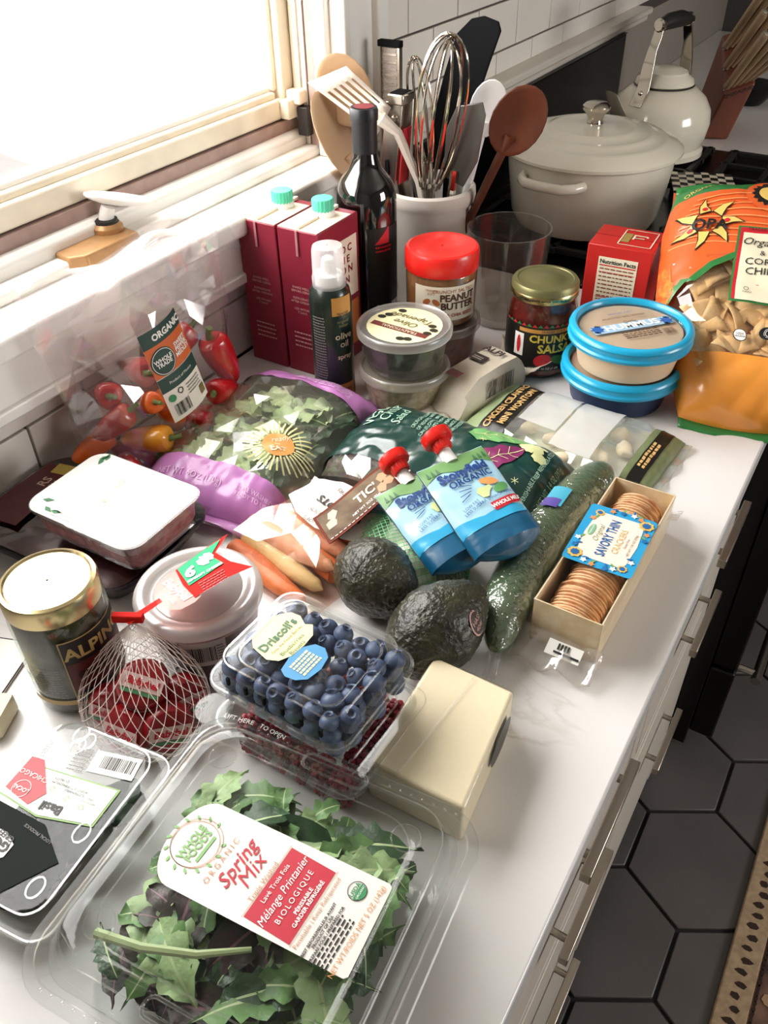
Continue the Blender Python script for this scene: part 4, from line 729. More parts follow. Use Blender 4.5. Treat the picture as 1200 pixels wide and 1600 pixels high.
decal('sticker', ell(.0095, .0115), Fst, a2_, mat('sticker_pink', '#d9a9a0', .4), h=.0003, L=.004); decal('sticker_ring', ell(.008, .0098), Fst, a2_, mat('sticker_dark', '#3c3230', .4), h=.0006, L=.004); text('HASS\n4046', Fst, a2_, mat('sticker_pink', '#d9a9a0', .4), .006, h=.001)
# ================================================================== cucumber
cu_ = thing('cucumber', 'long english cucumber in clear shrink wrap next to the crackers', 'cucumber', (.505, .58, 0)); path = [V((.519, .437, .018)), V((.516, .45, .021)), V((.508, .475, .0235)), V((.501, .52, .0245)), V((.499, .58, .0245)), V((.502, .64, .0245)), V((.508, .69, .0235)), V((.512, .712, .022)), V((.514, .722, .02))]
CUK = mat('cucumber_skin', '#2f4a2a', .4, col2='#5c7247', vs=9, stretch=(1, .15, 1), bump=.3, bs=120)
k = tube(path, [.004, .013, .0205, .0225, .0228, .0225, .021, .014, .004], 24)
for v in k.verts: v.co += V((nz(v.co.x * 90, v.co.y * 25, v.co.z * 90), 0, nz(v.co.x * 90, v.co.y * 25 + 9, v.co.z * 90))) * .0008
emit('skin', k, CUK, cu_, world=True, sub=1); k = tube(path, [.0048, .0138, .0213, .0233, .0236, .0233, .0218, .0148, .0048], 24)
emit('shrink_wrap', k, film('shrink_wrap', '#f5f8f2', .12, .12, .6, haze=.04, bump=1, bs=160), cu_, world=True, sub=1)
emit('wrap_tail', grid(lambda u, v: V((.519 + u * .006 + .004 * v, .437 - v * .018, .018 - .01 * v + .002 * math.sin(u * 9))), 8, 5, -1, 1, 0, 1), BAGF, cu_, world=True, solid=.0004)
emit('wrap_seam', grid(lambda u, v: V((.519 + .004 * nz(v * 9, 0) + u * .0022 - .006 * math.sin(pi * (v - .45) / .27), v, .0335 + .0022 * abs(u) + .0014 * nz(v * 120, u))), 4, 60, -1, 1, .47, .7), film('seam_film', '#ffffff', .15, .15, .5, haze=.25), cu_, world=True)
Fk = lambda x, y, h=0: cu_.matrix_basis.inverted() @ V((.5 + (.0242 + h) * math.sin(x / .024), .62 + y, .0245 + (.0242 + h) * math.cos(x / .024)))
decal('teal_sticker', rect(.018, .03), Fk, cu_, mat('teal_sticker', '#4aa6c0', .4), (-.004, 0), 0, h=.0006, L=.005); decal('purple_sticker', rect(.016, .014), Fk, cu_, mat('purple_sticker', '#5a4a9a', .4), (-.006, -.012), 0, h=.0009, L=.004)
# ================================================================== crackers
cx = thing('cracker_box', 'open cracker tray in clear wrap with blue floral label', 'box', (.562, .580, 0), -.5); CW, CD, CH = .058, .193, .047; CARD = mat('cream_tray_card', '#e2cfae', .6, var=.06, vs=60)
k = bmesh.new(); t_ = .0012
box(-CW / 2, CW / 2, -CD / 2, CD / 2, .0005, .002, k)
emit('tray_floor', k, CARD, cx)
for s in (-1, 1):
    emit('tray_side', box(s * CW / 2 - t_ / 2, s * CW / 2 + t_ / 2, -CD / 2, CD / 2, .002, CH), CARD, cx); emit('tray_end', box(-CW / 2, CW / 2, s * CD / 2 - t_ / 2, s * CD / 2 + t_ / 2, .002, CH), mat('tray_end_card', '#d6bf94', .6, col2='#e6d6b4', vs=90), cx)
emit('clear_wrap', rloft([(CW + .003, CD + .003, .002, .0008), (CW + .0035, CD + .0035, .002, CH), (CW + .002, CD + .002, .002, CH + .001)], 2, True, True), film('cracker_wrap', '#fffdfb', .06, .03, .4, bump=.35, bs=50), cx)
for s in (-1, 1):
    emit('wrap_fin', grid(lambda u, v: V((u * CW * .62, s * (CD / 2 + .002 + v * .03), .018 - .012 * v + .004 * nz(u * 3, v * 3, s) * 1 + .004 * v * math.sin(u * 7))), 18, 8, -1, 1, 0, 1), film('wrap_fin_film', '#fbf9f6', .08, .08, .5, haze=.16, bump=.3, bs=80), cx, solid=.0003)
Ff = lambda x, y, h=0: V((x, -CD / 2 - .004 - .02 * (y + .5), .0165 - .010 * (y + .5) + h)); decal('fin_label', rect(.03, .6), Ff, cx, WHT, (.006, 0), h=.004, L=None)
strips('fin_print', [(-.008 + .0028 * i, -.0065 + .0028 * i, -.2, .05) for i in range(4)] + [(-.01, .012, .12, .2)], Ff, cx, BLK, (.008, 0), h=.005, L=None)
CRK = mat('baked_cracker', '#e0bd92', .7, col2='#c98f62', vs=110, bump=.5, bs=160)
kc = bmesh.new(); loft([[(r * (1 + .012 * math.sin(9 * q)) * math.cos(q), y, r * (1 + .012 * math.sin(9 * q)) * math.sin(q)) for q in [2 * pi * i / 22 for i in range(22)]] for r, y in ((.0205, -.0016), (.0226, -.0008), (.0226, .0008), (.0205, .0016))], True, True, kc)
cpro = emit('cracker', kc, CRK); 
for i in range(46):
    c = cpro if i == 0 else cpro.copy()
    if i: COL.objects.link(c)
    y = -.088 + i * .0039; c.matrix_basis = cx.matrix_basis @ Matrix.Translation((rn.uniform(-.0015, .0015), y, .0240 + rn.uniform(-.0006, .0008))) @ Matrix.Rotation(rad(14 + rn.uniform(-3, 3)), 4, 'X') @ Matrix.Rotation(rn.uniform(0, 6), 4, 'Y'); tag(c, 'round baked cracker standing on edge in the cracker tray', 'cracker', 'crackers in the tray')
Fx = flat(CH + .0014); SKY = mat('label_sky_blue', '#2c97c8', .4); PINKL = mat('label_blush', '#f0dccb', .5)
decal('blue_label', rr(.062, .084, .004, 4), Fx, cx, SKY, (-.001, .004), 2, h=.0005, L=None); decal('label_panel', [(-.019, -.033), (.019, -.033), (.022, -.027), (.024, 0), (.022, .027), (.019, .033), (-.019, .033), (-.022, .027), (-.024, 0), (-.022, -.027)], Fx, cx, PINKL, (-.001, .004), 2, h=.0008, L=None)
decal('green_badge', ell(.0085, .003), Fx, cx, mat('badge_green', '#7fb08a', .5), (-.02, .008), 92, h=.0011, L=None); text("TRADER JOE'S", Fx, cx, WHT, .0024, (-.02, .008), 92, h=.0015)
text('Original', Fx, cx, mat('label_grey_green', '#8a9a7a', .5), .0075, (-.013, .006), 92, shear=.3, h=.0012); NAVY = mat('label_navy', '#1f5f9a', .5); text('SAVORY THIN', Fx, cx, NAVY, .0125, (-.003, .004), 92, h=.0012, xs=.66, bold=.02); text('CRACKERS', Fx, cx, mat('label_gold', '#c9b37a', .5), .0085, (.0075, .004), 92, h=.0012, xs=.85); text('Gluten Free', Fx, cx, BR, .003, (.0135, .004), 92, h=.0012); text('NET WT. 7.05 OZ (200g)', Fx, cx, BR, .003, (.0185, .004), 92, h=.0012)
PETW, PETO = mat('petal_white', '#f6f1ea', .5), mat('petal_ochre', '#e0b45a', .5); LFB = mat('leaf_blue', '#1f6aa8', .5)
for x, y, r in ((-.022, -.028, .0062), (.021, .036, .0062), (-.022, .034, .004), (.021, -.029, .004)):
    decal('flower_petals', burst(r * 1.15, r * .95, 8), Fx, cx, PETO, (x, y), 0, h=.0013, L=None); decal('flower_heart', burst(r * .7, r * .55, 8), Fx, cx, NAVY, (x, y), 0, h=.0016, L=None)
for q, (x, y) in enumerate(((-.012, -.034), (-.004, -.036), (.008, -.036), (.014, -.033), (-.012, .041), (-.003, .043), (.007, .044), (.014, .042), (-.026, -.018), (-.027, -.008), (.025, .024), (.026, .015), (.025, -.018), (-.025, .024))):
    decal('small_flower', burst(.0034, .0018, 5), Fx, cx, (PETW, mat('petal_orange', '#e08a4a', .5), LFB)[q % 3], (x, y), 0, h=.0014, L=None)
    decal('small_leaf', ell(.0028, .0011, 10), Fx, cx, (LFB, mat('leaf_green', '#6fa05a', .5))[q % 2], (x * .9, y + .004), q * 47, h=.0013, L=None)
# ================================================================== giardiniera jar
from mathutils import Euler
j = thing('pickle_jar', 'tall giardiniera jar with gold lid and dark label at the left edge', 'jar', (.234, .254, 0))
emit('pickles', lathe([(.031, .001), (.0345, .005), (.035, .09), (.032, .098)], 40), mat('giardiniera', '#4f4320', .4, col2='#2b1f12', vs=75, bump=.6, bs=75), j)
emit('jar', lathe([(.032, 0), (.0362, .004), (.037, .012), (.037, .09), (.0345, .099), (.0335, .104)], 44, True, False), GLASS, j)
gl_ = mat('pale_gold_lid', '#cdbb8c', .22, .9)
emit('lid', lathe([(.0355, .098), (.0365, .099), (.0365, .112), (.0352, .1155), (.0325, .1165), (.0315, .1155), (.031, .115), (.001, .1152)], 48, True, False), gl_, j)
bitm = [mat('pickle_bit_green', '#5e6a2c', .4), mat('pickle_bit_orange', '#a8632a', .4), mat('pickle_bit_pale', '#b0a670', .4)]
for i in range(26):
    a = rad(rn.uniform(-150, 70)); z = rn.uniform(.006, .094); o = emit('pickle_piece', ball((0, 0, 0), rn.uniform(.004, .008), rn.uniform(.003, .006), rn.uniform(.004, .01), 8, 6), bitm[i % 3], j); o.location = (.0285 * math.cos(a), .0285 * math.sin(a), z); o.rotation_euler = (rn.uniform(0, 3), 0, a)
Fj = cylF(.0372, 0, -6); GDL = mat('jar_gold_print', '#b99a5e', .45)
decal('label_frame', rect(.062, .068), Fj, j, GDL, (.006, .05), h=.0002, L=.006); decal('label', rect(.06, .066), Fj, j, mat('jar_black_label', '#14110f', .45), (.006, .05), h=.0004, L=.006); decal('red_panel', rect(.058, .03), Fj, j, mat('jar_dark_red', '#5d1f1c', .45), (.006, .045), h=.0006, L=.006)
text('ALPINO', Fj, j, GDL, .0165, (-.023, .07), align='LEFT', bold=.03, L=.004); text('GIARDINIERA', Fj, j, BLK, .0085, (-.018, .047), align='LEFT', bold=.03, h=.0012); strips('gold_line', [(-.024, .036, .024, .0255)], Fj, j, GDL); strips('fine_print', fineprint(.03, 12, .0028, .0008, 3), Fj, j, GREYP, (-.045, .055)); strips('gold_band', [(-.062, -.025, .016, .021)], Fj, j, GDL)
# ================================================================== deli cup
o = thing('deli_cup', 'clear deli cup with shiny lid and barcode behind the red cheese net', 'tub', (.302, .334, 0))
emit('cup', lathe([(.04, 0), (.042, .002), (.0475, .062), (.0485, .068)], 48, True, False), CUP, o); emit('contents', lathe([(.0395, .001), (.0465, .056), (.02, .058), (.001, .057)], 40), mat('pink_beans', '#6d3b3c', .45, col2='#3a1c1e', vs=110, bump=.7, bs=110), o)
emit('lid', lathe([(.0495, .063), (.0515, .0645), (.0518, .07), (.05, .073), (.046, .0745), (.042, .0735), (.04, .0715), (.036, .071), (.034, .0725), (.001, .0728)], 64, False, False), film('milky_lid', '#f4f3f1', .22, .08, .4, haze=.62, hazecol='#f2eeea'), o)
Fq = cylF(.0455, 0, -48); decal('barcode_label', rect(.035, .026), Fq, o, mat('dull_label', '#cfc4bb', .5), (0, .045), h=.0018, L=.006); strips('barcode', barcode(.022, .016), Fq, o, BLK, (-.002, .045), h=.0024); strips('fine_print', fineprint(.006, 6, .003, .0012), Fq, o, BLK, (.013, .052), h=.0024)
# ================================================================== red wax cheeses in a net with tag
NX, NY = .314, .25
WAX = mat('red_wax', '#9c0f1c', .28, coat=.3); CELL = mat('cheese_wrapper_print', '#e9c9c4', .4); k = bmesh.new(); loft([[(r * math.cos(2 * pi * i / 24), r * math.sin(2 * pi * i / 24), z) for i in range(24)] for r, z in ((.012, -.011), (.019, -.0095), (.0215, -.004), (.0215, .004), (.019, .0095), (.012, .011))], True, True, k)
first = None
for i, (x, y, z, e, lb) in enumerate(((-.023, -.012, .022, (1.35, .2, .3), 'left front'), (.002, -.022, .022, (1.1, 0, .1), 'front middle'), (.027, -.006, .023, (1.2, .2, .9), 'right front'), (-.014, .017, .023, (1.3, 0, 2.2), 'back left'), (.018, .02, .023, (1.3, .1, 1.2), 'back right'), (.003, .0, .05, (.5, .3, .4), 'top'))):
    o = thing('wax_cheese', 'round red wax cheese in the net bag, %s of the six' % lb, 'cheese', group='wax cheeses in the net', mtx=Matrix.LocRotScale(V((NX + x, NY + y, z)), Euler(e), V((.93, .93, .93))))
    if first is None: first = emit('wax', k, WAX, o, sub=1)
    else: c = first.copy(); COL.objects.link(c); c.parent = o
    Fz = flat(.0112); decal('paper_band', [(-.017, -.006), (.017, -.006), (.0165, .006), (-.0165, .006)], Fz, o, CELL, h=.0004, L=None); decal('green_band', [(-.015, -.0095), (.015, -.0095), (.0165, -.0065), (-.0165, -.0065)], Fz, o, mat('babybel_green', '#4f8a5c', .5), h=.0004, L=None); text('Babybel', Fz, o, RED, .0085, bold=.04, shear=.2, h=.001)
    Fz2 = cylF(.0202, 0, -90); decal('side_band', rect(.04, .008), Fz2, o, CELL, (0, 0), h=.0012, L=.005); text('Babybel', Fz2, o, RED, .0075, (0, 0), bold=.04, shear=.2, h=.0018)
nb = thing('cheese_net_bag', 'white string net bag gathered around red wax cheeses with paper tag', 'net bag', (NX, NY, 0)); k = bmesh.new(); PK = V((.294, .272, .084))
def env(a, t):
    R_ = .05 if t < .5 else .05 * (1 - ((t - .5) / .5) ** 1.6 * .93); R_ *= min(1, .55 + 2.2 * t); z = .003 + .066 * t; q = max(0, (t - .45) / .55) ** 1.5
    return V((NX + (PK.x - NX) * q + R_ * 1.04 * math.cos(a), NY + (PK.y - NY) * q + R_ * .9 * math.sin(a), z + q * .012))
NS = 30
for s in (-1, 1):
    for i in range(NS): tube([env(2 * pi * i / NS + s * t / 26 * 1.9, t / 26) for t in range(27)], .00032, 4, k)
NETM = mat('white_net_string', '#e6dad2', .5); emit('net', k, NETM, nb, world=True)
k = bmesh.new()
for i in range(NS):
    for t in range(1, 18): ball(env(2 * pi * i / NS + (t % 2) * pi / NS, t * .05512), .0006, n=5, m=4, bm=k)
emit('net_knots', k, NETM, nb, world=True)
emit('red_clip', box(-.012, .012, -.003, .003, -.002, .005), mat('tag_red', '#c8201a', .8, spec=.15), nb, bevel=.001).matrix_local = Matrix.Translation(PK - V((NX, NY, 0)) + V((-.006, .002, .0))) @ Matrix.Rotation(.5, 4, 'Z')
# tag lies from the clip up across the deli lid
tx = V((.028, .084, .012)).normalized(); tg = plane(V((.292, .276, .0845)) - V((NX, NY, 0)), V((.86, -.33, .12)), tx); TR = MATS['tag_red']
decal('tag_strap', [(-.004, -.006), (.004, -.006), (.003, .024), (-.003, .024)], tg, nb, TR, h=.001, L=None)
decal('tag_window', [(.0, .02), (.012, .021), (.023, .03), (.025, .042), (.023, .048), (-.02, .05), (-.023, .043), (-.02, .03), (-.01, .022)], tg, nb, film('pink_tag_film', '#f4b4a8', .3, .04, .2, haze=.6, hazecol='#ee9a8a'), h=.001, L=None)
text('Babybel', tg, nb, mat('pale_tag_print', '#f9ece6', .5), .011, (0, .038), 5, bold=.03, shear=.2, h=.0015); text('ORIGINAL', tg, nb, MATS['pale_tag_print'], .004, (.004, .029), 5, h=.0015)
decal('tag_card', [(.021, .044), (.022, .07), (.029, .093), (.008, .084), (-.012, .081), (-.024, .1), (-.024, .075), (-.021, .048), (0, .044)], tg, nb, TR, h=.0016, L=None); decal('tag_green', [(-.02, .0495), (.006, .047), (.006, .079), (-.011, .076), (-.0225, .092), (-.0225, .07)][::1], tg, nb, mat('tag_green', '#3fa878', .8, spec=.15), h=.0022, L=None)
text('6', tg, nb, WHT, .017, (-.007, .055), 60, bold=.05, h=.0028); text('SEMISOFT CHEESES', tg, nb, WHT, .0036, (.0035, .063), 84, h=.0028, bold=.03); decal('white_splash', burst(.0075, .0045, 9), tg, nb, WHT, (-.011, .071), h=.0026, L=None); text('100%\nREAL\nCHEESE', tg, nb, MATS['tag_green'], .0032, (-.011, .071), 70, h=.003, line=.8); strips('tag_fine_print', fineprint(.022, 5, .003, .0012, 2), tg, nb, mat('dark_red_print', '#8a1712', .5), (.012, .064), 84, h=.0024, L=None)
# ================================================================== dark meat tray and ground meat pack
tr = thing('meat_tray', 'large black film-wrapped meat tray with dark red label under the white pack', 'tray', (.112, .382, 0), 2); BT = mat('black_foam_tray', '#121214', .4, coat=.2)
emit('tray', rloft([(.165, .105, .02, .001), (.2, .138, .03, .026), (.208, .146, .033, .03), (.206, .144, .032, .032), (.196, .134, .03, .029), (.17, .11, .022, .012)], 7), BT, tr)
emit('meat', rloft([(.165, .105, .02, .013), (.18, .12, .026, .022), (.165, .105, .022, .027)], 7), mat('dark_meat', '#4b201e', .35, col2='#2a1112', vs=45, bump=.5, bs=50), tr)
emit('film', grid(lambda x, y: V((x, y, .0335 - .003 * (1 - (x / .1) ** 2) * (1 - (y / .07) ** 2) + .0022 * crinkle(x, y, 45, 3))), 60, 44, -.1, .1, -.068, .068), film('meat_film', '#efecec', .07, .1, .6), tr, ang=70)
Fm = lambda x, y, h=0: V((x, y, .0345 + h)); MAR = mat('maroon_label', '#571a1e', .45); decal('label', [(-.1, -.06), (-.052, -.055), (-.062, .03), (-.1, .035)], Fm, tr, MAR, (.004, .012), h=.001, L=None); decal('yellow_label', rect(.024, .016), Fm, tr, mat('yellow_price_label', '#c9b254', .5), (-.072, .044), 10, h=.0014, L=None); text('RS', Fm, tr, mat('label_pinkcream', '#d9b8a4', .5), .014, (-.075, .02), 95, h=.0014, bold=.02); text('CH', Fm, tr, MATS['label_pinkcream'], .009, (-.064, .02), 95, h=.0014)
strips('label_line', [(-.008, .036, -.001, .0006)], Fm, tr, MATS['label_pinkcream'], (-.055, -.03), 95, L=None)
gm = thing('ground_meat_pack', 'ground meat pack with bright white top film and green leaf print', 'tray', (.16, .384, .0395), 1)
GM = mat('ground_meat', '#a56f6a', .45, col2='#7a3f40', vs=110, bump=.9, bs=140)
emit('meat', rloft([(.112, .078, .012, .001), (.122, .088, .014, .012), (.124, .09, .014, .029)], 5), GM, gm); emit('tray', rloft([(.114, .08, .013, 0), (.128, .094, .016, .031)], 6, True, False), CUP, gm)
emit('rim', rloft([(.128, .094, .016, .031), (.135, .101, .018, .032), (.135, .101, .018, .0345), (.13, .096, .016, .0347)], 6, False, False), CLEAR, gm)
emit('top_film', rloft([(.133, .099, .017, .0346), (.131, .097, .016, .0355), (.001, .001, .0004, .0352)], 6, False, True), mat('white_top_film', '#f3f1ee', .16, coat=.6), gm)
Fg = flat(.0357); LGN = mat('leaf_print_green', '#3f7a52', .5)
for x, y, a in ((-.055, .036, 60), (-.048, .038, 110), (-.055, -.034, 20), (-.045, -.04, -20), (-.036, -.042, 10), (-.05, .03, 100)): decal('leaf_print', [(0, 0), (.005, .0025), (.012, .0005), (.005, -.0025)], Fg, gm, LGN, (x, y), a, h=.0003, L=None)
TN = mat('faint_tan_print', '#cbb79c', .5); text('GROUND', Fg, gm, TN, .009, (-.006, .004), 104, h=.0003, space=1.2); text('TURKEY', Fg, gm, mat('faint_grey_print', '#b9b5b0', .5), .007, (.008, .001), 104, h=.0003); strips('fine_print', fineprint(.05, 2, .005, .0014), Fg, gm, MATS['faint_grey_print'], (-.01, -.041), 0, h=.0003, L=None)
# ================================================================== mini peppers in a tall clear bag
PR = [mat('red_pepper', '#b5141a', .22, coat=.4, var=.1, vs=20), mat('orange_pepper', '#d8601c', .22, coat=.4, var=.1, vs=20), mat('yellow_pepper', '#e59a2c', .22, coat=.4, var=.08, vs=20)]; STM = mat('pepper_stem', '#5d6b33', .6)
PN = ['red', 'orange', 'yellow-orange']
def pepper(c, loc, e, s=1, lb=''):
    o = thing('mini_pepper', lb, 'pepper', group='mini peppers in the clear bag', mtx=Matrix.LocRotScale(V(loc), Euler(e), V((s, s, s))))
    emit('flesh', loft([[(r * (1 + .07 * math.sin(3 * a)) * math.cos(a), r * (1 + .07 * math.sin(3 * a)) * math.sin(a), z) for a in [2 * pi * i / 22 for i in range(22)]] for r, z in ((.002, -.037), (.008, -.033), (.0125, -.02), (.0155, 0), (.0165, .014), (.015, .022), (.01, .0255), (.004, .0245))]), PR[c], o, sub=1)
    emit('stem', tube([(0, 0, .024), (.001, 0, .03), (.005, .001, .037)], [.0045, .0028, .0032], 8), STM, o)
for c, loc, e, s, lb in ((2, (.092, .496, .05), (1.45, .2, .35 + pi / 2), .92, 'yellow-orange mini pepper lying at the front of the pepper bag'), (1, (.088, .535, .062), (.35, .3, 0), 1.05, 'upright orange-red mini pepper with green stem, left of the pepper label'), (1, (.085, .512, .082), (.8, .8, .6), .75, 'small orange mini pepper above the yellow-orange one'), (0, (.07, .475, .075), (.9, .3, 2), .85, 'red mini pepper at the left side of the pepper bag'), (0, (.05, .535, .1), (1.3, 0, 1.2), 1.0, 'red mini pepper at the back behind the orange one'), (0, (.075, .635, .075), (.3, -.15, .2), 1.15, 'tall bright red mini pepper right of the pepper label'), (0, (.09, .575, .03), (1.4, 0, .5), 1, 'red mini pepper lying at the bottom centre of the bag'), (0, (.065, .5, .02), (1.5, 0, 1.7), 1, 'red mini pepper at the bottom left of the bag'), (1, (.07, .57, .095), (.5, .5, .3), .8, 'orange mini pepper half hidden behind the pepper label'), (0, (.08, .61, .02), (1.5, 0, 2.3), .9, 'red mini pepper at the bottom right of the bag'), (0, (.05, .49, .095), (1.2, .2, .9), .9, 'dark red mini pepper highest at the back left'), (0, (.045, .6, .1), (1.0, .3, 2.6), 1, 'red mini pepper at the upper right behind the label'), (0, (.04, .57, .06), (1.4, .3, 1.9), 1, 'red mini pepper in the middle of the pile at the back'), (0, (.095, .61, .05), (1.2, .2, .2), .9, 'red mini pepper low beneath the label corner'), (0, (.085, .465, .03), (1.4, 0, .9), .85, 'dark red mini pepper at the bottom left front'), (1, (.05, .46, .05), (1.3, .4, 2.8), .8, 'orange mini pepper hidden at the far left of the bag'), (0, (.095, .53, .02), (1.5, 0, .2), .9, 'red mini pepper at the bottom front under the upright one')): pepper(c, loc, e, s, lb)
pb_ = thing('pepper_bag', 'tall clear plastic pepper bag leaning against the window sill', 'bag', (.06, .55, 0))
def pbag(side):
    def f(u, v, h=0):   # u along Y (-1..1), v height 0..1
        y = .55 + u * (.105 + .028 * v) + .004 * nz(v * 5, u, 3); bulge = max(0, 1 - v / .62) ** .55 * (1 - abs(u) ** 3) ** .5
        xc = .062 - .006 * v; x = xc + side * (.003 + .046 * bulge) + (.0095 * crinkle(u * .11, v * .22, 24, 5 + side)) * (.3 + .7 * v) + (.006 * math.sin(v * 9 + u * 3) * v)
        z = .003 + v * (.232 - .012 * u * u + .006 * math.sin(u * 5)); return V((x + side * h, y, z))
    return f
FB1 = pbag(1); PBF = film('pepper_bag_film', '#f7f5f5', .06, .09, .65, haze=.07, hazecol='#f3e9e6')
for nm, fn_, n_ in (('front_film', FB1, 12), ('back_film', pbag(-1), 10)):
    k = grid(fn_, n_, n_, -1, 1, 0, 1)
    for v in k.verts:
        if not v.is_boundary: v.co += V((random.uniform(-.0025, .0025), random.uniform(-.006, .006), random.uniform(-.006, .006)))
    bmesh.ops.triangulate(k, faces=k.faces[:]); emit(nm, k, PBF, pb_, world=True, smooth=False)
emit('zip_strip', tube([FB1(u / 12, .93) + V((-.002, 0, 0)) for u in range(-12, 13)], .0013, 6), MATS['ridge_plastic'], pb_, world=True)
emit('folded_top', grid(lambda u, v: V((.05 + .05 * v + .006 * math.sin(u * 4 + 2 * v), .55 + u * .132 - .012 * v, .228 - .03 * v * v - .006 * u + .007 * math.sin(u * 6 + 3 * v) + .004 * abs(nz(u * 4, v * 3, 2)))), 26, 8, -1, 1, 0, 1), film('pepper_bag_fold', '#f7f5f5', .1, .04, .4, haze=.05), pb_, world=True)
PLM = pb_.matrix_basis.inverted()
lo, lx, ly = V((.104, .5365, .119)), V((-.03, .99, .14)).normalized(), V((-.12, -.14, .97)).normalized()
lxp = (lx - ly * lx.dot(ly)).normalized(); P0 = plane(lo, lxp, ly); Fpl = lambda x, y, h=0: PLM @ (P0(x, y, h) + V((.006 * (1 - (x / .03) ** 2), 0, 0)))
GRD = mat('label_dark_green', '#1f4038', .45); ORL = mat('label_orange_red', '#d2652f', .45); decal('label', rect(.056, .104), Fpl, pb_, mat('offwhite_label', '#ece4da', .5), h=0); decal('green_top', rect(.056, .018), Fpl, pb_, GRD, (0, .043), h=.0005); decal('orange_block', rect(.056, .034), Fpl, pb_, ORL, (0, .018), h=.0005); decal('green_band', rect(.056, .016), Fpl, pb_, GRD, (0, -.008), h=.0006); decal('logo_disc', ell(.015), Fpl, pb_, GRD, (-.0125, .016), h=.0009); ring('logo_ring', .0132, .0138, (-.0125, .016), WHT, .0013, Fpl, pb_)
text('ORGANIC', Fpl, pb_, WHT, .0095, (.006, .043), bold=.04, h=.0013); text('SWEET\nPEPPER\nMEDLEY', Fpl, pb_, WHT, .0064, (.0152, .018), bold=.03, h=.0013, line=.85); text('WHOLE\nTRADE', Fpl, pb_, WHT, .0062, (-.0125, .016), bold=.03, h=.0013, line=.8); text('Product of Mexico', Fpl, pb_, WHT, .0045, (0, -.008), h=.0013); strips('barcode', barcode(.02, .014), Fpl, pb_, BLK, (-.012, -.04)); strips('fine_print', fineprint(.022, 4, .0035, .0014), Fpl, pb_, GREYP, (.012, -.022)); decal('round_mark', ell(.0042), Fpl, pb_, MATS['seal_green'], (-.02, -.025), h=.0009); decal('small_emblem', rect(.008, .01), Fpl, pb_, mat('emblem_brown', '#7a6a3a', .5), (.021, -.04), h=.0009); ring('round_mark', .0025, .0035, (-.008, -.022), BLK, .0009, Fpl, pb_)
# ================================================================== leafy greens bag with lilac ends
lg = thing('greens_bag', 'clear bag of leafy greens with lilac ends and sunburst label', 'bag', (.165, .588, 0), 7); LIL = mat('lilac_plastic', '#b878b4', .32, coat=.3)
Pk = pillow(.086, .128, .052, 2, .011, 26, 3, 5)
Pb = pillow(.084, .128, .038, 2, .003, 26, 3, 5)
GBF = film('greens_film', '#f6f7f3', .05, .07, .65, haze=.13, hazecol='#e6eed6'); bagpatch('clear_window', Pk, -.086, .086, -.088, .078, GBF, lg, 11, 10, facet=.0035); bagpatch('lilac_end', Pk, -.086, .086, -.128, -.088, LIL, lg, 60, 16); bagpatch('lilac_end', Pk, -.086, .086, .078, .128, LIL, lg, 60, 18)
emit('underside', grid(lambda x, y: V((x, y, .0015)), 4, 4, -.085, .085, -.127, .127), GBF, lg)
emit('lilac_flap', grid(lambda u, v: Pk(u * .084, -.1275) + V((0, -.012 * v, .003 * math.sin(u * 7) * v + .0015)), 30, 4, -1, 1, 0, 1), LIL, lg, solid=.0004); emit('lilac_flap', grid(lambda u, v: Pk(u * .084, .1275) + V((0, .01 * v, .004 * math.sin(u * 5) * v + .0015)), 30, 4, -1, 1, 0, 1), LIL, lg, solid=.0004)
SUN = mat('sunburst_pale', '#d9d49a', .5); OCH = mat('sunburst_ochre', '#d99a52', .5)
sxy = (.046, -.04)
for q in range(34):
    a = 2 * pi * q / 34; decal('sun_ray', rect(.017 + .004 * (q % 2), .0019), Pk, lg, SUN, (sxy[0] + .0265 * math.cos(a), sxy[1] + .0265 * math.sin(a)), math.degrees(a), h=.0012, L=.006)
decal('sun_disc', ell(.0165), Pk, lg, OCH, sxy, h=.0014, L=.006); text('ready', Pk, lg, CREAM, .0085, (sxy[0] - .002, sxy[1] + .008), 42, shear=.3, h=.002); text('to', Pk, lg, CREAM, .006, (sxy[0] - .001, sxy[1] + .001), 42, h=.002); text('EAT', Pk, lg, CREAM, .0095, (sxy[0] + .004, sxy[1] - .006), 42, h=.002, bold=.03)
text('NET WT. 6OZ (170g)', Pk, lg, mat('pale_lilac_print', '#dcb8d8', .5), .0085, (-.02, -.108), 0, h=.0014, L=.004); text('TRIPLE WASHED\nREADY TO USE', Pk, lg, MATS['pale_lilac_print'], .0055, (.055, -.11), 0, h=.0014); strips('fine_print', fineprint(.07, 5, .0035, .0012), Pk, lg, MATS['pale_lilac_print'], (.03, .1), 0, h=.0012)
gp = [leafmesh('greens_leaf', .055, .02, 0, .5, mat('pale_pea_leaf', '#c6d6aa', .5, var=.15, vs=50), RIB, 31), leafmesh('greens_leaf', .05, .021, 0, .6, mat('fresh_pea_green', '#b6cb98', .5, var=.15, vs=50), RIB, 32), leafmesh('greens_leaf', .055, .02, 0, .5, LG2, RIB, 33)]; pts = []
for i in range(95):
    x, y = rn.uniform(-.058, .058), rn.uniform(-.085, .08); a = rn.uniform(0, 2 * pi); zc = Pb(x, y).z
    z = max(.005, zc * (.35 + .55 * i / 95) - .006); k = 2 if x > .042 else rn.choice((0, 1, 1, 0, 0, 1)); p = lg.matrix_basis @ V((x + math.sin(a) * .02, y - math.cos(a) * .02, z)); pts.append((k, p, (rn.uniform(-.15, .2), rn.uniform(-.3, .3), a), rn.uniform(.65, .9)))
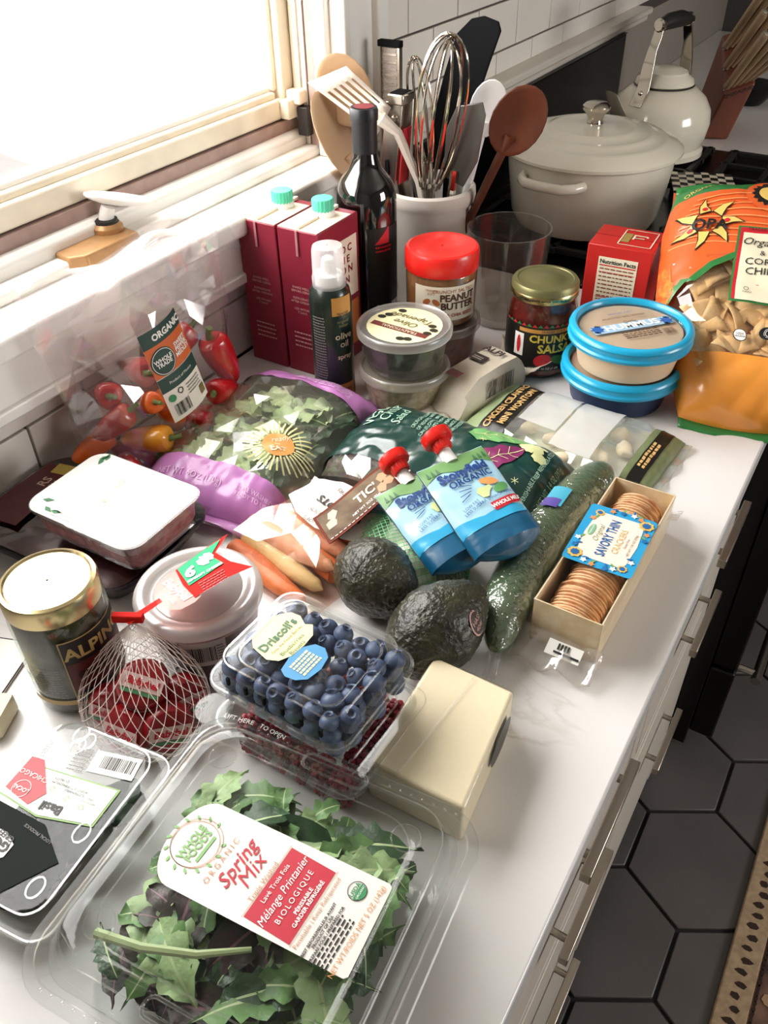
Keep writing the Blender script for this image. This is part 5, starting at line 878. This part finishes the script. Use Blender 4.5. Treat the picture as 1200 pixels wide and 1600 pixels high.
scatter(gp, pts, 'leaves in the lilac-ended bag', lambda k: ('pale green leaf inside the lilac-ended bag', 'fresh light green leaf inside the lilac-ended bag', 'dark green leaf inside the lilac-ended bag')[k])
# ================================================================== dark green salad kit bag
vg = thing('salad_kit_bag', 'dark green salad kit bag with purple leaf print, under the blue pouches', 'bag', (.366, .644, 0), 1); VGP = mat('bottle_green_plastic', '#123a33', .28, coat=.4)
Pv = pillow(.124, .074, .05, 8, .009, 30, 4, 3); bagpatch('printed_film', Pv, -.124, .124, -.052, .074, VGP, vg, 90, 50)
SFK = film('kit_clear_film', '#f2f2ee', .06, .09, .6, haze=.08); bagpatch('clear_edge', Pv, -.124, .124, -.074, -.052, SFK, vg, 16, 3, facet=.001)
emit('slaw_mix', grid(lambda x, y: V((x, y, max(.003, Pv(x, y).z - .004) + .002 * nz(x * 120, y * 120))), 60, 16, -.115, .115, -.068, -.05), mat('slaw', '#5a6a44', .5, col2='#5a3a4a', vs=120, bump=1, bs=200), vg)
emit('underside', grid(lambda x, y: V((x, y, .0015)), 4, 4, -.123, .123, -.073, .073), VGP, vg)
emit('end_fin', grid(lambda u, v: V((.1235 + .012 * v, u * .07, .003 + .003 * math.sin(u * 9) * v)), 3, 24, 0, 1, -1, 1), VGP, vg, solid=.0004)
emit('end_fin', grid(lambda u, v: V((-.1235 - .012 * u, v * .07, .003 + .003 * math.sin(v * 9) * u)), 3, 24, 0, 1, -1, 1), SFK, vg, solid=.0004)
MINT = mat('mint_print', '#a9cdb4', .5); text('VEGGIE', Pv, vg, MINT, .017, (-.1, .03), 94, h=.0014, bold=.01, L=.004); text('CRISP', Pv, vg, MINT, .017, (-.084, .03), 94, h=.0014, L=.004); text('Salad', Pv, vg, MINT, .017, (-.067, .02), 94, shear=.3, h=.0014, L=.004)
text('CRUNCHY BLEND\nOF VEGGIES WITH\nCAULIFLOWER, BRUSSELS\nSPROUTS WITH KALE,\nDRIED PEAS,\nPISTACHIOS &\nGINGER DRESSING', Pv, vg, MINT, .0058, (-.025, .028), 92, h=.0014, line=1.15); text('PERISHABLE KEEP REFRIGERATED', Pv, vg, MINT, .0062, (.098, .005), 92, h=.0016); text('NET WT. 14 OZ (397g)', Pv, vg, MINT, .007, (.112, .005), 92, h=.0016)
PUR = mat('purple_leaf_print', '#7a2458', .5); GLF = mat('green_leaf_print', '#6fa866', .5); CRL = mat('cauliflower_print', '#d9dba0', .5)
lf = [(-.036, 0), (-.03, .011), (-.018, .015), (-.012, .0125), (-.002, .0165), (.006, .0135), (.016, .015), (.022, .009), (.03, .007), (.038, .001), (.03, -.005), (.02, -.0085), (.012, -.0135), (.002, -.0125), (-.006, -.0165), (-.016, -.0125), (-.028, -.0125)]
decal('purple_leaf', lf, Pv, vg, PUR, (.053, -.002), 55, h=.0012, L=.006); decal('green_leaf', lf, Pv, vg, GLF, (.044, .04), 28, h=.0011, L=.006)
for a, c in (((.053, -.002), 55), ((.044, .04), 28)):
    strips('leaf_veins', [(-.03, .034, -.0004, .0004)], Pv, vg, CRL, a, c, h=.0016)
    for q in (-.02, -.008, .004, .016): strips('leaf_veins', [(0, .011, -.0003, .0003)], Pv, vg, CRL, (a[0] + q * math.cos(rad(c)), a[1] + q * math.sin(rad(c))), c + 50, h=.0016); strips('leaf_veins', [(0, .011, -.0003, .0003)], Pv, vg, CRL, (a[0] + q * math.cos(rad(c)), a[1] + q * math.sin(rad(c))), c - 50, h=.0016)
for x, y, r in ((.072, .036, .008), (.08, .042, .007), (.077, .032, .007), (.085, .036, .0065), (.089, .045, .004), (.09, .026, .0085)): decal('cauliflower_floret', burst(r, r * .85, 7), Pv, vg, CRL, (x, y), 0, h=.0014, L=.005)
for x, y in ((.084, -.022), (.03, .02)):
    for q in range(3): strips('star_mark', [(-.004, .004, -.0003, .0003)], Pv, vg, CRL, (x, y), q * 60, h=.0014)
# ================================================================== wonton bag
wb = thing('wonton_bag', 'pale green and clear bag of mini wontons in front of the hummus', 'bag', (.45, .782, 0), -4); Pw = pillow(.112, .062, .022, 12, .005, 30, 4, 4)
PGN = mat('pale_green_print_film', '#a9bd8e', .35, coat=.2, var=.12, vs=20); WF = film('wonton_film', '#f3f4ee', .06, .1, .6, haze=.2)
bagpatch('green_end', Pw, -.112, -.09, -.062, .062, PGN, wb, 12, 40); bagpatch('clear_window', Pw, -.058, .08, -.062, .062, WF, wb, 10, 9, facet=.0012); bagpatch('green_end', Pw, .08, .112, -.062, .062, mat('olive_film', '#76805a', .3, coat=.3, var=.2, vs=25), wb, 14, 40)
bagpatch('black_band', Pw, -.09, -.058, -.062, .062, mat('black_band_film', '#141310', .35), wb, 16, 40); text('CHICKEN CILANTRO', Pw, wb, mat('gold_letters', '#d9b070', .45), .0115, (-.081, .0), 90, h=.0012, bold=.03, xs=.95, L=.004); text('MINI WONTONS', Pw, wb, MATS['gold_letters'], .0115, (-.067, .0), 90, h=.0012, bold=.03, L=.004)
emit('underside', grid(lambda x, y: V((x, y, .001)), 4, 4, -.111, .111, -.061, .061), WF, wb); emit('green_tray_leaf', grid(lambda x, y: V((x, y, .004 + .002 * nz(x * 40, y * 40))), 12, 10, -.056, .078, -.056, .056), mat('pale_lettuce_print', '#cfd8b8', .5, col2='#f0eee2', vs=18), wb)
decal('white_panel', rect(.046, .08), Pw, wb, film('white_translucent_panel', '#f7f7f5', .2, .06, .3, haze=.82), (-.03, .012), 0, h=.0026, L=.008); decal('white_panel', rect(.048, .1), Pw, wb, MATS['white_translucent_panel'], (.02, .0), 0, h=.0026, L=.008); decal('side_band', rect(.014, .11), Pw, wb, MATS['black_band_film'], (.094, 0), 0, h=.0008); strips('fine_print', fineprint(.05, 2, .005, .003, 3), Pw, wb, MATS['gold_letters'], (.092, -.005), 90, h=.0014)
emit('end_fin', grid(lambda u, v: V((.111 + .01 * u, v * .058, .003 + .0025 * math.sin(v * 9) * u)), 3, 24, 0, 1, -1, 1), WF, wb, solid=.0004)
WON = mat('wonton_dough', '#e6d3b4', .5, var=.08, vs=60); kp = ball((0, 0, 0), .015, .011, .008, 16, 10, fn=lambda p: V((p.x * (1 + .2 * math.sin(p.y * 400)), p.y, p.z + .004 * abs(p.x / .015) ** 2)))
wp0 = None
for i, (x, y) in enumerate(((-.036, .036), (-.04, -.02), (-.012, .02), (-.008, -.028), (.02, .03), (.026, -.004), (.05, .02), (.048, -.03), (.014, -.05), (.066, -.004))):
    c = emit('wonton', kp, WON) if i == 0 else wp0.copy()
    if i == 0: wp0 = c
    else: COL.objects.link(c)
    c.matrix_basis = wb.matrix_basis @ Matrix.Translation((x, y, min(.013, max(.009, Pw(x, y).z - .009)))) @ Matrix.Rotation(i * 1.3, 4, 'Z') @ Matrix.Scale(.85, 4); tag(c, 'pale folded mini wonton inside the wonton bag', 'wonton', 'wontons in the bag')
# ================================================================== cream paper pack (rolled)
rl = thing('paper_pack', 'cream paper-wrapped pack with crumpled end between tapenade and salsa', 'package', mtx=frame((.318, .808, 0), (.968, -.25, 0), (.25, .968, 0))); KR = mat('cream_paper', '#d6cbb8', .6, var=.06, vs=30, bump=.4, bs=60)
def rsec(y, w, h, j): return [(x * w + .001 * nz(y * 90, x * 3, j), y, .001 + (z * h) * (1 + .05 * nz(y * 60, z * 3, j))) for x, z in ((-.5, .02), (.5, .02), (.54, .3), (.5, .8), (.4, 1), (-.36, 1), (-.5, .85), (-.54, .35))]
emit('pack', loft([rsec(y, w, h, 4) for y, w, h in ((-.062, .045, .003), (-.055, .05, .01), (-.045, .052, .03), (-.02, .053, .044), (.02, .052, .046), (.05, .05, .044), (.062, .046, .034), (.072, .036, .02))]), KR, rl, ang=35)
emit('crumpled_end', grid(lambda u, v: V((u * (.022 + .018 * v), .071 + .026 * v, .012 + .018 * v + .008 * math.sin(u * 5 + 1) * v + .003 * nz(u * 5, v * 5))), 16, 6, -1, 1, 0, 1), KR, rl, solid=.0006)
emit('front_flap', grid(lambda u, v: V((u * .024, -.06 - .022 * v, .004 + .004 * (1 - v) + .002 * math.sin(u * 6))), 10, 4, -1, 1, 0, 1), KR, rl, solid=.0006)
Fr_ = plane((0, 0, .0475), (1, 0, 0), (0, 1, 0)); decal('dark_emblem', rect(.022, .016), Fr_, rl, mat('pack_dark', '#3a302c', .5), (-.008, .012), h=.0012, L=None); text('ALPI', Fr_, rl, mat('pack_dark', '#3a302c', .5), .015, (-.004, .036), 0, bold=.03, h=.0014); strips('fine_print', fineprint(.014, 2, .004, .0016, 3), Fr_, rl, KR, (-.008, .012), 0, h=.0018, L=None)
Fr2 = plane((.0272, 0, .024), (0, 1, 0), (0, 0, 1)); strips('barcode', barcode(.05, .022, 26), Fr2, rl, MATS['pack_dark'], (.01, .004), h=.0018, L=None); decal('red_stamp', rect(.018, .014), Fr_, rl, mat('faded_red_stamp', '#7a4a45', .6), (-.004, -.035), h=.001, L=None)
# ================================================================== squeeze pouches
SKB = mat('pouch_sky_blue', '#a9d3e6', .3, coat=.4); DKB = mat('pouch_deep_blue', '#0f5578', .3, coat=.4); CYN = mat('pouch_cyan', '#35a8d6', .3, coat=.3); HILL = mat('pouch_hill_green', '#6f9a5e', .4); REDC = mat('bright_red_cap', '#e01f14', .32, coat=.3); NVY = mat('pouch_navy', '#1d3f7a', .4)
def pouch(label, bot, top, xd, seed):
    b, t = V(bot), V(top); o = thing('squeeze_pouch', label, 'pouch', group='squeeze pouches', mtx=frame(b, xd, t - b)); Lp = (t - b).length; hw = .0355
    def Pp(x, y, h=0):
        v = y / Lp; u = min(1, abs(x) / hw); th = .017 * max(0, 1 - v) ** .6 * max(0, 1 - u ** 2.5) ** .6 + .0015
        return V((x, y, .004 + th + .0022 * crinkle(x, y, 40, seed) + h))
    for nm, y0, y1, m_ in (('pouch_front', .022, Lp, SKB), ('pouch_base', 0, .022, DKB)): bagpatch(nm, Pp, -hw, hw, y0, y1, m_, o, 30, 30)
    emit('pouch_back', grid(lambda x, y: V((x, y, .003 - .012 * (1 - y / Lp) * max(0, 1 - (x / hw) ** 2))), 16, 16, -hw, hw, 0, Lp), MIR if False else mat('pouch_silver_back', '#9fb0b8', .3, .6), o)
    emit('gusset', grid(lambda u, v: Pp(u * hw, 0).lerp(V((u * hw, 0, .003 - .012 * (1 - u * u))), v) + V((0, -.012 * math.sin(pi * v) * (1 - u * u), 0)), 16, 8, -1, 1, 0, 1), DKB, o)
    decal('cyan_band', [(-hw, .02), (hw, .02), (hw, .026), (.015, .032), (-.01, .029), (-hw, .034)], Pp, o, CYN, h=.0006, L=.006); decal('hills', [(-hw, Lp - .018), (-.02, Lp - .012), (0, Lp - .02), (.018, Lp - .012), (hw, Lp - .02), (hw, Lp - .001), (-hw, Lp - .001)], Pp, o, HILL, h=.0006, L=.006)
    text('Stonyfield', Pp, o, NVY, .0135, (0, Lp - .021), 0, bold=.05, h=.0014, xs=.95, L=.004); text('ORGANIC', Pp, o, NVY, .0098, (.002, Lp - .031), 0, bold=.03, h=.0014); text('LOW FAT\nLESS SUGAR', Pp, o, NVY, .0042, (-.014, .041), 12, h=.0014); text('PEAR SPINACH MANGO', Pp, o, NVY, .0042, (.013, .0425), 4, h=.0014)
    decal('red_flag', [(-.004, .0), (.026, .0), (.026, .009), (-.004, .009)], Pp, o, RED, (.006, .029), 4, h=.0012, L=.006); text('WHOLE MILK', Pp, o, WHT, .0056, (.0175, .0343), 4, bold=.04, h=.0018)
    decal('pear_print', [(-.004, -.008), (.004, -.008), (.0065, -.003), (.003, .003), (.002, .008), (-.002, .008), (-.003, .003), (-.0065, -.003)], Pp, o, mat('pear_green', '#cfd99a', .4), (.006, .052), -70, h=.001); decal('leaf_print', ell(.009, .0045), Pp, o, mat('spinach_print', '#5f9a5a', .4), (.022, .05), 15, h=.0009); decal('mango_print', ell(.009, .004), Pp, o, mat('mango_print', '#e89a5a', .4), (.015, .06), -18, h=.001)
    for q in range(4): strips('wave_line', [(-.006, .006, -.0004, .0004)], Pp, o, NVY, (-.014 + q * .002, .052 + q * .004), 20 - q * 14, h=.0012)
    for s in (-1, 1):
        for q in range(3): decal('tree_print', [(-.002, 0), (.002, 0), (0, .007)], Pp, o, mat('tree_print', '#3f6a4a', .5), (s * (.02 + .005 * q), Lp - .013), 0, h=.001)
    emit('spout', tube([(0, Lp - .004, .004), (0, Lp + .006, .005), (0, Lp + .012, .006)], [.0075, .0065, .006], 14), WPL, o)
    c = emit('cap', loft([[((r + (.0006 if i % 2 else 0)) * math.cos(2 * pi * i / 36), Lp + y, .008 + (r + (.0006 if i % 2 else 0)) * math.sin(2 * pi * i / 36)) for i in range(36)] for r, y in ((.0075, .009), (.0085, .011), (.0085, .018), (.0135, .0185), (.0145, .02), (.0145, .0275), (.0125, .029), (.0118, .0275), (.006, .0275))]), REDC, o)
    return o
pouch('lower squeeze pouch with red cap, partly covered, nearer the garlic', (.455, .508, .036), (.376, .549, .066), (.42, .81, .12), 5)
pouch('upper squeeze pouch with red cap, lying over the other', (.487, .526, .05), (.405, .571, .086), (.48, .87, .05), 9)
# ================================================================== carrots
cbg = thing('carrot_bag', 'clear bag of rainbow carrots with white oval label, label upside down', 'bag', (.306, .485, 0), -10); Pc = pillow(.066, .075, .034, 21, .003, 34, 8, 9); CF = film('carrot_film', '#fbf3ee', .05, .07, .6, haze=.05, hazecol='#f4d9cc')
bagpatch('film', Pc, -.066, .066, -.075, .075, CF, cbg, 6, 6, facet=.0016); emit('underside', grid(lambda x, y: V((x, y, .001)), 3, 3, -.065, .065, -.074, .074), CF, cbg)
CAR = [mat('orange_carrot', '#d9743c', .5, var=.12, vs=30, bump=.4, bs=120), mat('yellow_carrot', '#dcc486', .5, var=.08, vs=30, bump=.4, bs=120), mat('pale_peach_carrot', '#e0a07a', .5, var=.1, vs=30, bump=.4, bs=120)]
CN = ('orange', 'pale yellow', 'peach')
for i, (y, z, c, fl, nm) in enumerate(((-.062, .012, 0, 1, 'front-most in the carrot bag'), (-.042, .013, 1, 1, 'second from the front of the carrot bag'), (-.02, .014, 0, -1, 'under the carrot label'), (.004, .014, 2, 1, 'in the middle of the carrot bag'), (.027, .014, 0, -1, 'toward the back of the carrot bag'), (.05, .012, 2, 1, 'at the back of the carrot bag'), (-.03, .026, 2, 1, 'on the upper layer of the carrot bag'))):
    o = emit('carrot', tube([(-.058 * fl, 0, 0), (-.054 * fl, 0, 0), (-.02 * fl, .001, 0), (.02 * fl, -.001, 0), (.05 * fl, 0, 0), (.058 * fl, .001, -.001)], [.007, .0115, .0122, .0105, .007, .001], 14), CAR[c]); o.matrix_basis = cbg.matrix_basis @ Matrix.Translation((0, y, z - .001)) @ Matrix.Rotation(rad((i * 37 % 9) - 4), 4, 'Z') @ Matrix.Scale(.93, 4); tag(o, '%s carrot %s' % (CN[c], nm), 'carrot', 'carrots in the bag')
decal('white_label', [(-.055, -.012), (-.05, .025), (-.03, .038), (0, .044), (.03, .04), (.052, .028), (.055, -.01), (.03, -.026), (0, -.031), (-.03, -.026)], Pc, cbg, mat('blush_white_label', '#efe3da', .45), (.012, .022), 0, h=.0032, L=.007)
text('CARROTS', Pc, cbg, BLK, .0125, (.012, .024), 177, h=.0042, bold=.03, L=.004); text('MANY COLORS', Pc, cbg, BLK, .0072, (.014, .043), 170, h=.0042); text('Les Petites', Pc, cbg, GREYP, .0105, (.012, .008), 182, shear=.3, h=.0042); text("TRADER JOE'S", Pc, cbg, BLK, .0062, (.012, -.004), 180, h=.0042)
decal('blue_tape', [(-.012, -.005), (.006, -.006), (.013, -.003), (.01, .001), (.013, .005), (-.01, .006)], Pc, cbg, mat('turquoise_tape', '#35a9cf', .4), (.03, .057), -8, h=.0046, L=.006); decal('blue_tape', rect(.02, .007), Pc, cbg, film('pale_blue_tape', '#9fcbd9', .2, .05, .3, haze=.5, hazecol='#8fc0d2'), (.042, .046), 25, h=.0044, L=.006)
# ================================================================== garlic in green mesh with brown header card
gb = thing('garlic_net_bag', 'green mesh bag of garlic with brown header card', 'net bag', (.393, .512, 0)); GX, GY = .395, .51
GAR = mat('garlic_skin', '#dfe3cf', .5, var=.05, vs=40)
for x, y, s, lb in ((-.014, .014, 1.25, 'white garlic bulb farther back in the green mesh bag'), (.014, -.018, 1.25, 'white garlic bulb at the front of the green mesh bag'), (.036, .018, 1.0, 'white garlic bulb under the blue pouches in the mesh bag')):
    o = emit('garlic_bulb', loft([[(r * (1 + .05 * math.cos(8 * a)) * math.cos(a), r * (1 + .05 * math.cos(8 * a)) * math.sin(a), z) for a in [2 * pi * i / 32 for i in range(32)]] for r, z in ((.006, .001), (.014, .003), (.0195, .01), (.02, .018), (.016, .026), (.008, .030), (.004, .033), (.003, .0345))]), GAR); o.matrix_basis = Matrix.Translation((GX + x, GY + y, .0)) @ Matrix.Scale(s, 4); tag(o, lb, 'garlic', 'garlic in the green mesh')
def gdome(x, y):
    q = ((x - GX) / .06) ** 2 + ((y - GY) / .053) ** 2; return .0015 + .044 * max(0, 1 - q ** 1.6) ** .5 + .0012 * nz(x * 90, y * 90)
k = bmesh.new()
for s_ in (-1, 1):
    for i in range(-19, 20):
        off = i * .0043; pts = []
        for t in range(-30, 31):
            u = t * .0028; x, y = GX + (u - s_ * off) * .7071, GY + (s_ * u + off) * .7071
            if ((x - GX) / .06) ** 2 + ((y - GY) / .053) ** 2 <= 1: pts.append((x, y, gdome(x, y)))
        if len(pts) > 2: tube(pts, .00032, 4, k, cap=False)
emit('mesh', k, mat('green_mesh', '#5fbe7e', .45), gb, world=True)
k = bmesh.new()
for s_ in (-1, 1): tube([(GX + .0595 * math.cos(2 * pi * i / 40), GY + .0525 * math.sin(2 * pi * i / 40), .003 + .001 * s_) for i in range(40)], .0009, 5, k, closed=True)
emit('mesh_edge', k, MATS['green_mesh'], gb, world=True)
HC = mat('brown_header_card', '#7d6c58', .75, col2='#57463a', vs=40, spec=.15); Pg = plane(V((.339, .5135, .0515)) - V((.393, .512, 0)), (.019, .091, .004), (-.034, .024, -.004)); Gf = lambda x, y, h=0: Pg(x, y, h + .003 * math.sin(x * 40))
decal('header_frame', rect(.098, .045), Gf, gb, mat('russet_border', '#6a3426', .75, spec=.15), h=0, L=.008); decal('header_card', rect(.092, .037), Gf, gb, HC, h=.0004, L=.008); text("TIC'", Gf, gb, CREAM, .0165, (.012, .001), 0, bold=.02, h=.001); text('NET WT 3OZ (85g)', Gf, gb, WHT, .0045, (.006, -.0125), 0, h=.001)
for x, y, a in ((.036, .006, 30), (.04, -.004, -20), (-.036, -.002, 10), (-.03, .008, 60), (.03, -.008, 70)): decal('bulb_print', [(-.006, -.004), (.004, -.006), (.008, 0), (.004, .006), (-.004, .005)], Gf, gb, mat('bulb_print', '#b08a64', .5) if x > 0 else mat('bulb_print2', '#a8a090', .5), (x, y), a, h=.0008, L=None)
strips('stitching', [(-.045 + i * .0055, -.0415 + i * .0055, -.0196, -.0188) for i in range(17)], Gf, gb, WHT, h=.0008, L=None)
emit('header_back', grid(lambda u, v: Gf(u, v, -.0015), 8, 4, -.048, .048, -.022, .022), MATS['russet_border'], gb)
# ================================================================== corn chips bag
CBm = frame((.62, .892, .0), (.95, .3, .0), (-.3, .79, .50)); cb_ = thing('corn_chip_bag', 'large bag of corn chips with orange and green print leaning at the right edge', 'bag', mtx=CBm); HWc, LC = .116, .335
def Pq(x, y, h=0):
    v = y / LC; wv = .66 + .34 * min(1, v * 2.2) - .1 * max(0, v - .8) / .2; u = min(1, abs(x) / HWc); e = max(0, 1 - u ** 3) ** .5 * max(0, 1 - (2 * v - 1) ** 6) ** .5
    return V((x * wv + .02 * (.5 - v) * 0, y - .01 * u * u * (1 if v > .5 else -1), .004 + .05 * e + .007 * crinkle(x, y, 20, 31) * min(1, e * 2.5) + h))
OR1, OR2, GR_, YO = mat('chip_orange', '#e2622a', .3, coat=.3), mat('chip_yellow_orange', '#e8953a', .28, coat=.35, var=.14, vs=12), mat('chip_green', '#2f7a3c', .35, coat=.2), mat('chip_gold', '#e9c46a', .4)
CHF = film('chip_window_film', '#fbf5ec', .05, .06, .6, haze=.04, hazecol='#f2dcb8')
bagpatch('orange_base', Pq, -HWc, HWc, 0, .07, OR2, cb_, 60, 20); bagpatch('clear_window', Pq, -HWc, HWc, .07, .215, CHF, cb_, 14, 12, facet=.0025); bagpatch('orange_top', Pq, -HWc, HWc, .215, .305, OR1, cb_, 60, 28); bagpatch('green_top', Pq, -HWc, HWc, .305, LC, GR_, cb_, 60, 10)
emit('back_panel', grid(lambda x, y: V((x * (.62 + .3 * min(1, 2.2 * y / LC)), y, -.004)), 6, 6, -HWc, HWc, 0.004, LC), OR1, cb_)
emit('bottom_fin', grid(lambda u, v: Pq(u * HWc, 0) + V((0, -.012 * v, .002 * math.sin(u * 9) * v)), 30, 3, -1, 1, 0, 1), GR_, cb_, solid=.0004); emit('top_fin', grid(lambda u, v: Pq(u * HWc, LC) + V((0, .012 * v, .003 * math.sin(u * 7) * v)), 30, 3, -1, 1, 0, 1), GR_, cb_, solid=.0004)
arch = lambda x: .205 - 5.5 * (x - .0) ** 2
decal('orange_arch', [(-HWc, .125), (-HWc * .93, .145), (-.09, .172), (-.065, .194), (-.04, .206), (.02, .208), (.02, .23), (-HWc, .23)], Pq, cb_, OR1, h=.001, L=.01); decal('green_arch', [(-HWc * .93, .145), (-.09, .172), (-.065, .194), (-.04, .206), (.03, .208), (.03, .2), (-.038, .198), (-.061, .186), (-.085, .165), (-HWc * .93, .135)], Pq, cb_, GR_, h=.0016, L=.01)
decal('dotted_gold', [(-HWc, .125), (-HWc * .86, .15), (-.105, .2), (-HWc, .21)], Pq, cb_, mat('chip_gold_dots', '#e2943c', .4, col2='#c05a24', vs=160), h=.0018, L=.01)
for q in range(9): strips('orange_stripe', [(-.06, .05, -.0008, .0008)], Pq, cb_, mat('chip_light_orange', '#f09a5a', .4), (-.05 + .003 * q, .222 + q * .0092), -8 + q * 1.5, h=.0016, L=.01)
for q in range(7): decal('sun_petal', [(-.006, 0), (-.004, .013), (.003, .023), (.003, .011), (.006, 0)], Pq, cb_, BLK if False else YO, (-.07 + .016 * math.cos(q * .9), .252 + .014 * math.sin(q * .9)), math.degrees(q * .9) - 90, h=.0028, L=.008); decal('sun_petal_outline', [(-.0072, -.001), (-.005, .0135), (.003, .026), (.0042, .011), (.0072, -.001)], Pq, cb_, BLK, (-.07 + .016 * math.cos(q * .9), .252 + .014 * math.sin(q * .9)), math.degrees(q * .9) - 90, h=.0022, L=.008)
for q in (0, 2, 4): decal('petal_dot', ell(.003), Pq, cb_, RED, (-.07 + .021 * math.cos(q * .9), .252 + .019 * math.sin(q * .9)), 0, h=.0034, L=None)
text('OPA', Pq, cb_, BLK, .02, (-.068, .247), -6, bold=.03, h=.0036, L=.006); text('ORGANIC', Pq, cb_, YO, .0095, (-.084, .318), 30, h=.0014)
decal('seed_medallion', ell(.03), Pq, cb_, OR1, (.0, .295), h=.0016, L=.01); decal('seed_medallion', burst(.024, .02, 16), Pq, cb_, BLK, (.0, .295), h=.0022, L=.01); decal('seed_medallion', ell(.015), Pq, cb_, YO, (.0, .295), h=.0028, L=.01)
for hw_, m_, hh in ((.062, GR_, .002), (.057, RED, .0026), (.05, CREAM, .0032)): decal('name_panel', rect(hw_, hw_ + .045), Pq, cb_, m_, (-.008, .188 - (.004 if m_ is CREAM else 0)), -4, h=hh, L=.01)
text('TRADER JOE\'S', Pq, cb_, BLK, .0055, (-.008, .2365), -4, h=.0042); text('Organic', Pq, cb_, BLK, .0145, (-.008, .218), -4, shear=.3, h=.0042, L=.006); text('&', Pq, cb_, BLK, .01, (-.008, .203), -4, h=.0042); text('CORN\nCHIPS', Pq, cb_, BLK, .0135, (-.008, .183), -4, h=.0042, L=.006); ring('kosher_mark', .0022, .0028, (-.024, .152), BLK, .0042, Pq, cb_); text('PAREVE', Pq, cb_, BLK, .003, (-.023, .147), -4, h=.0042)
for x, a in ((-.03, 0), (.004, 1)):
    if a == 0: decal('seal', ell(.0085, .0085), Pq, cb_, BLK, (x, .093), h=.0016, L=.008); decal('seal_face', ell(.0075, .0075), Pq, cb_, WHT, (x, .093), h=.002, L=.008); text('USDA\nORGANIC', Pq, cb_, BLK, .0036, (x, .093), h=.0026)
    else: decal('seal', ell(.011, .008), Pq, cb_, BLK, (x, .098), h=.0016, L=.008); ring('seal_lines', .003, .0036, (x, .098), WHT, .0024, Pq, cb_); ring('seal_lines', .0048, .0053, (x, .098), WHT, .0024, Pq, cb_)
kch = bmesh.new(); NCH = 6; pts3 = [(-.026, -.016), (.028, -.014), (.002, .028)]
def chipf(u, v): p = V(pts3[0]).lerp(V(pts3[1]), u).lerp(V(pts3[2]), v); return V((p.x, p.y, .006 * math.sin(p.x * 70) + .003 * math.cos(p.y * 90)))
grid(chipf, NCH, NCH, 0, 1, 0, 1, kch); bmesh.ops.remove_doubles(kch, verts=kch.verts, dist=1e-5); ch0 = emit('corn_chip', kch, mat('corn_chip', '#edd3a8', .7, col2='#dcb47c', vs=70, bump=.5, bs=160), None, solid=.0016, ang=15)
for i in range(110):
    c = ch0 if i == 0 else ch0.copy()
    if i: COL.objects.link(c)
    x, y = rn.uniform(-.072, .072), rn.uniform(.06, .225); zz = Pq(x, y).z - .014 - (.012 * (1 - i / 110)); c.matrix_basis = CBm @ Matrix.LocRotScale(V((x, y, max(.006, zz))), Euler((rn.uniform(-.35, .35), rn.uniform(-.35, .35), rn.uniform(0, 6.3))), V((.95, .95, .95))); tag(c, 'pale golden corn chip inside the chip bag', 'corn chip', 'corn chips in the bag')
# ================================================================== small things at the left edge
o = thing('white_card', 'white card with thin dark edge at the left edge by the jar', 'card', (.15, .222, 0), 20); emit('card', prism(rr(.062, .06, .006, 4), .0005, .0025), WHT, o); emit('dark_edge', tube([(x, y, .0025) for x, y in rr(.062, .06, .006, 4)], .0006, 5, closed=True), INK, o)
o = thing('butter_stick', 'small cream block cut off by the left edge below the jar', 'butter', (.198, .185, 0), 25); emit('block', rloft([(.04, .03, .003, .0005), (.042, .032, .004, .003), (.042, .032, .004, .016), (.04, .03, .003, .018)], 4), mat('butter', '#e8ddb8', .5), o)
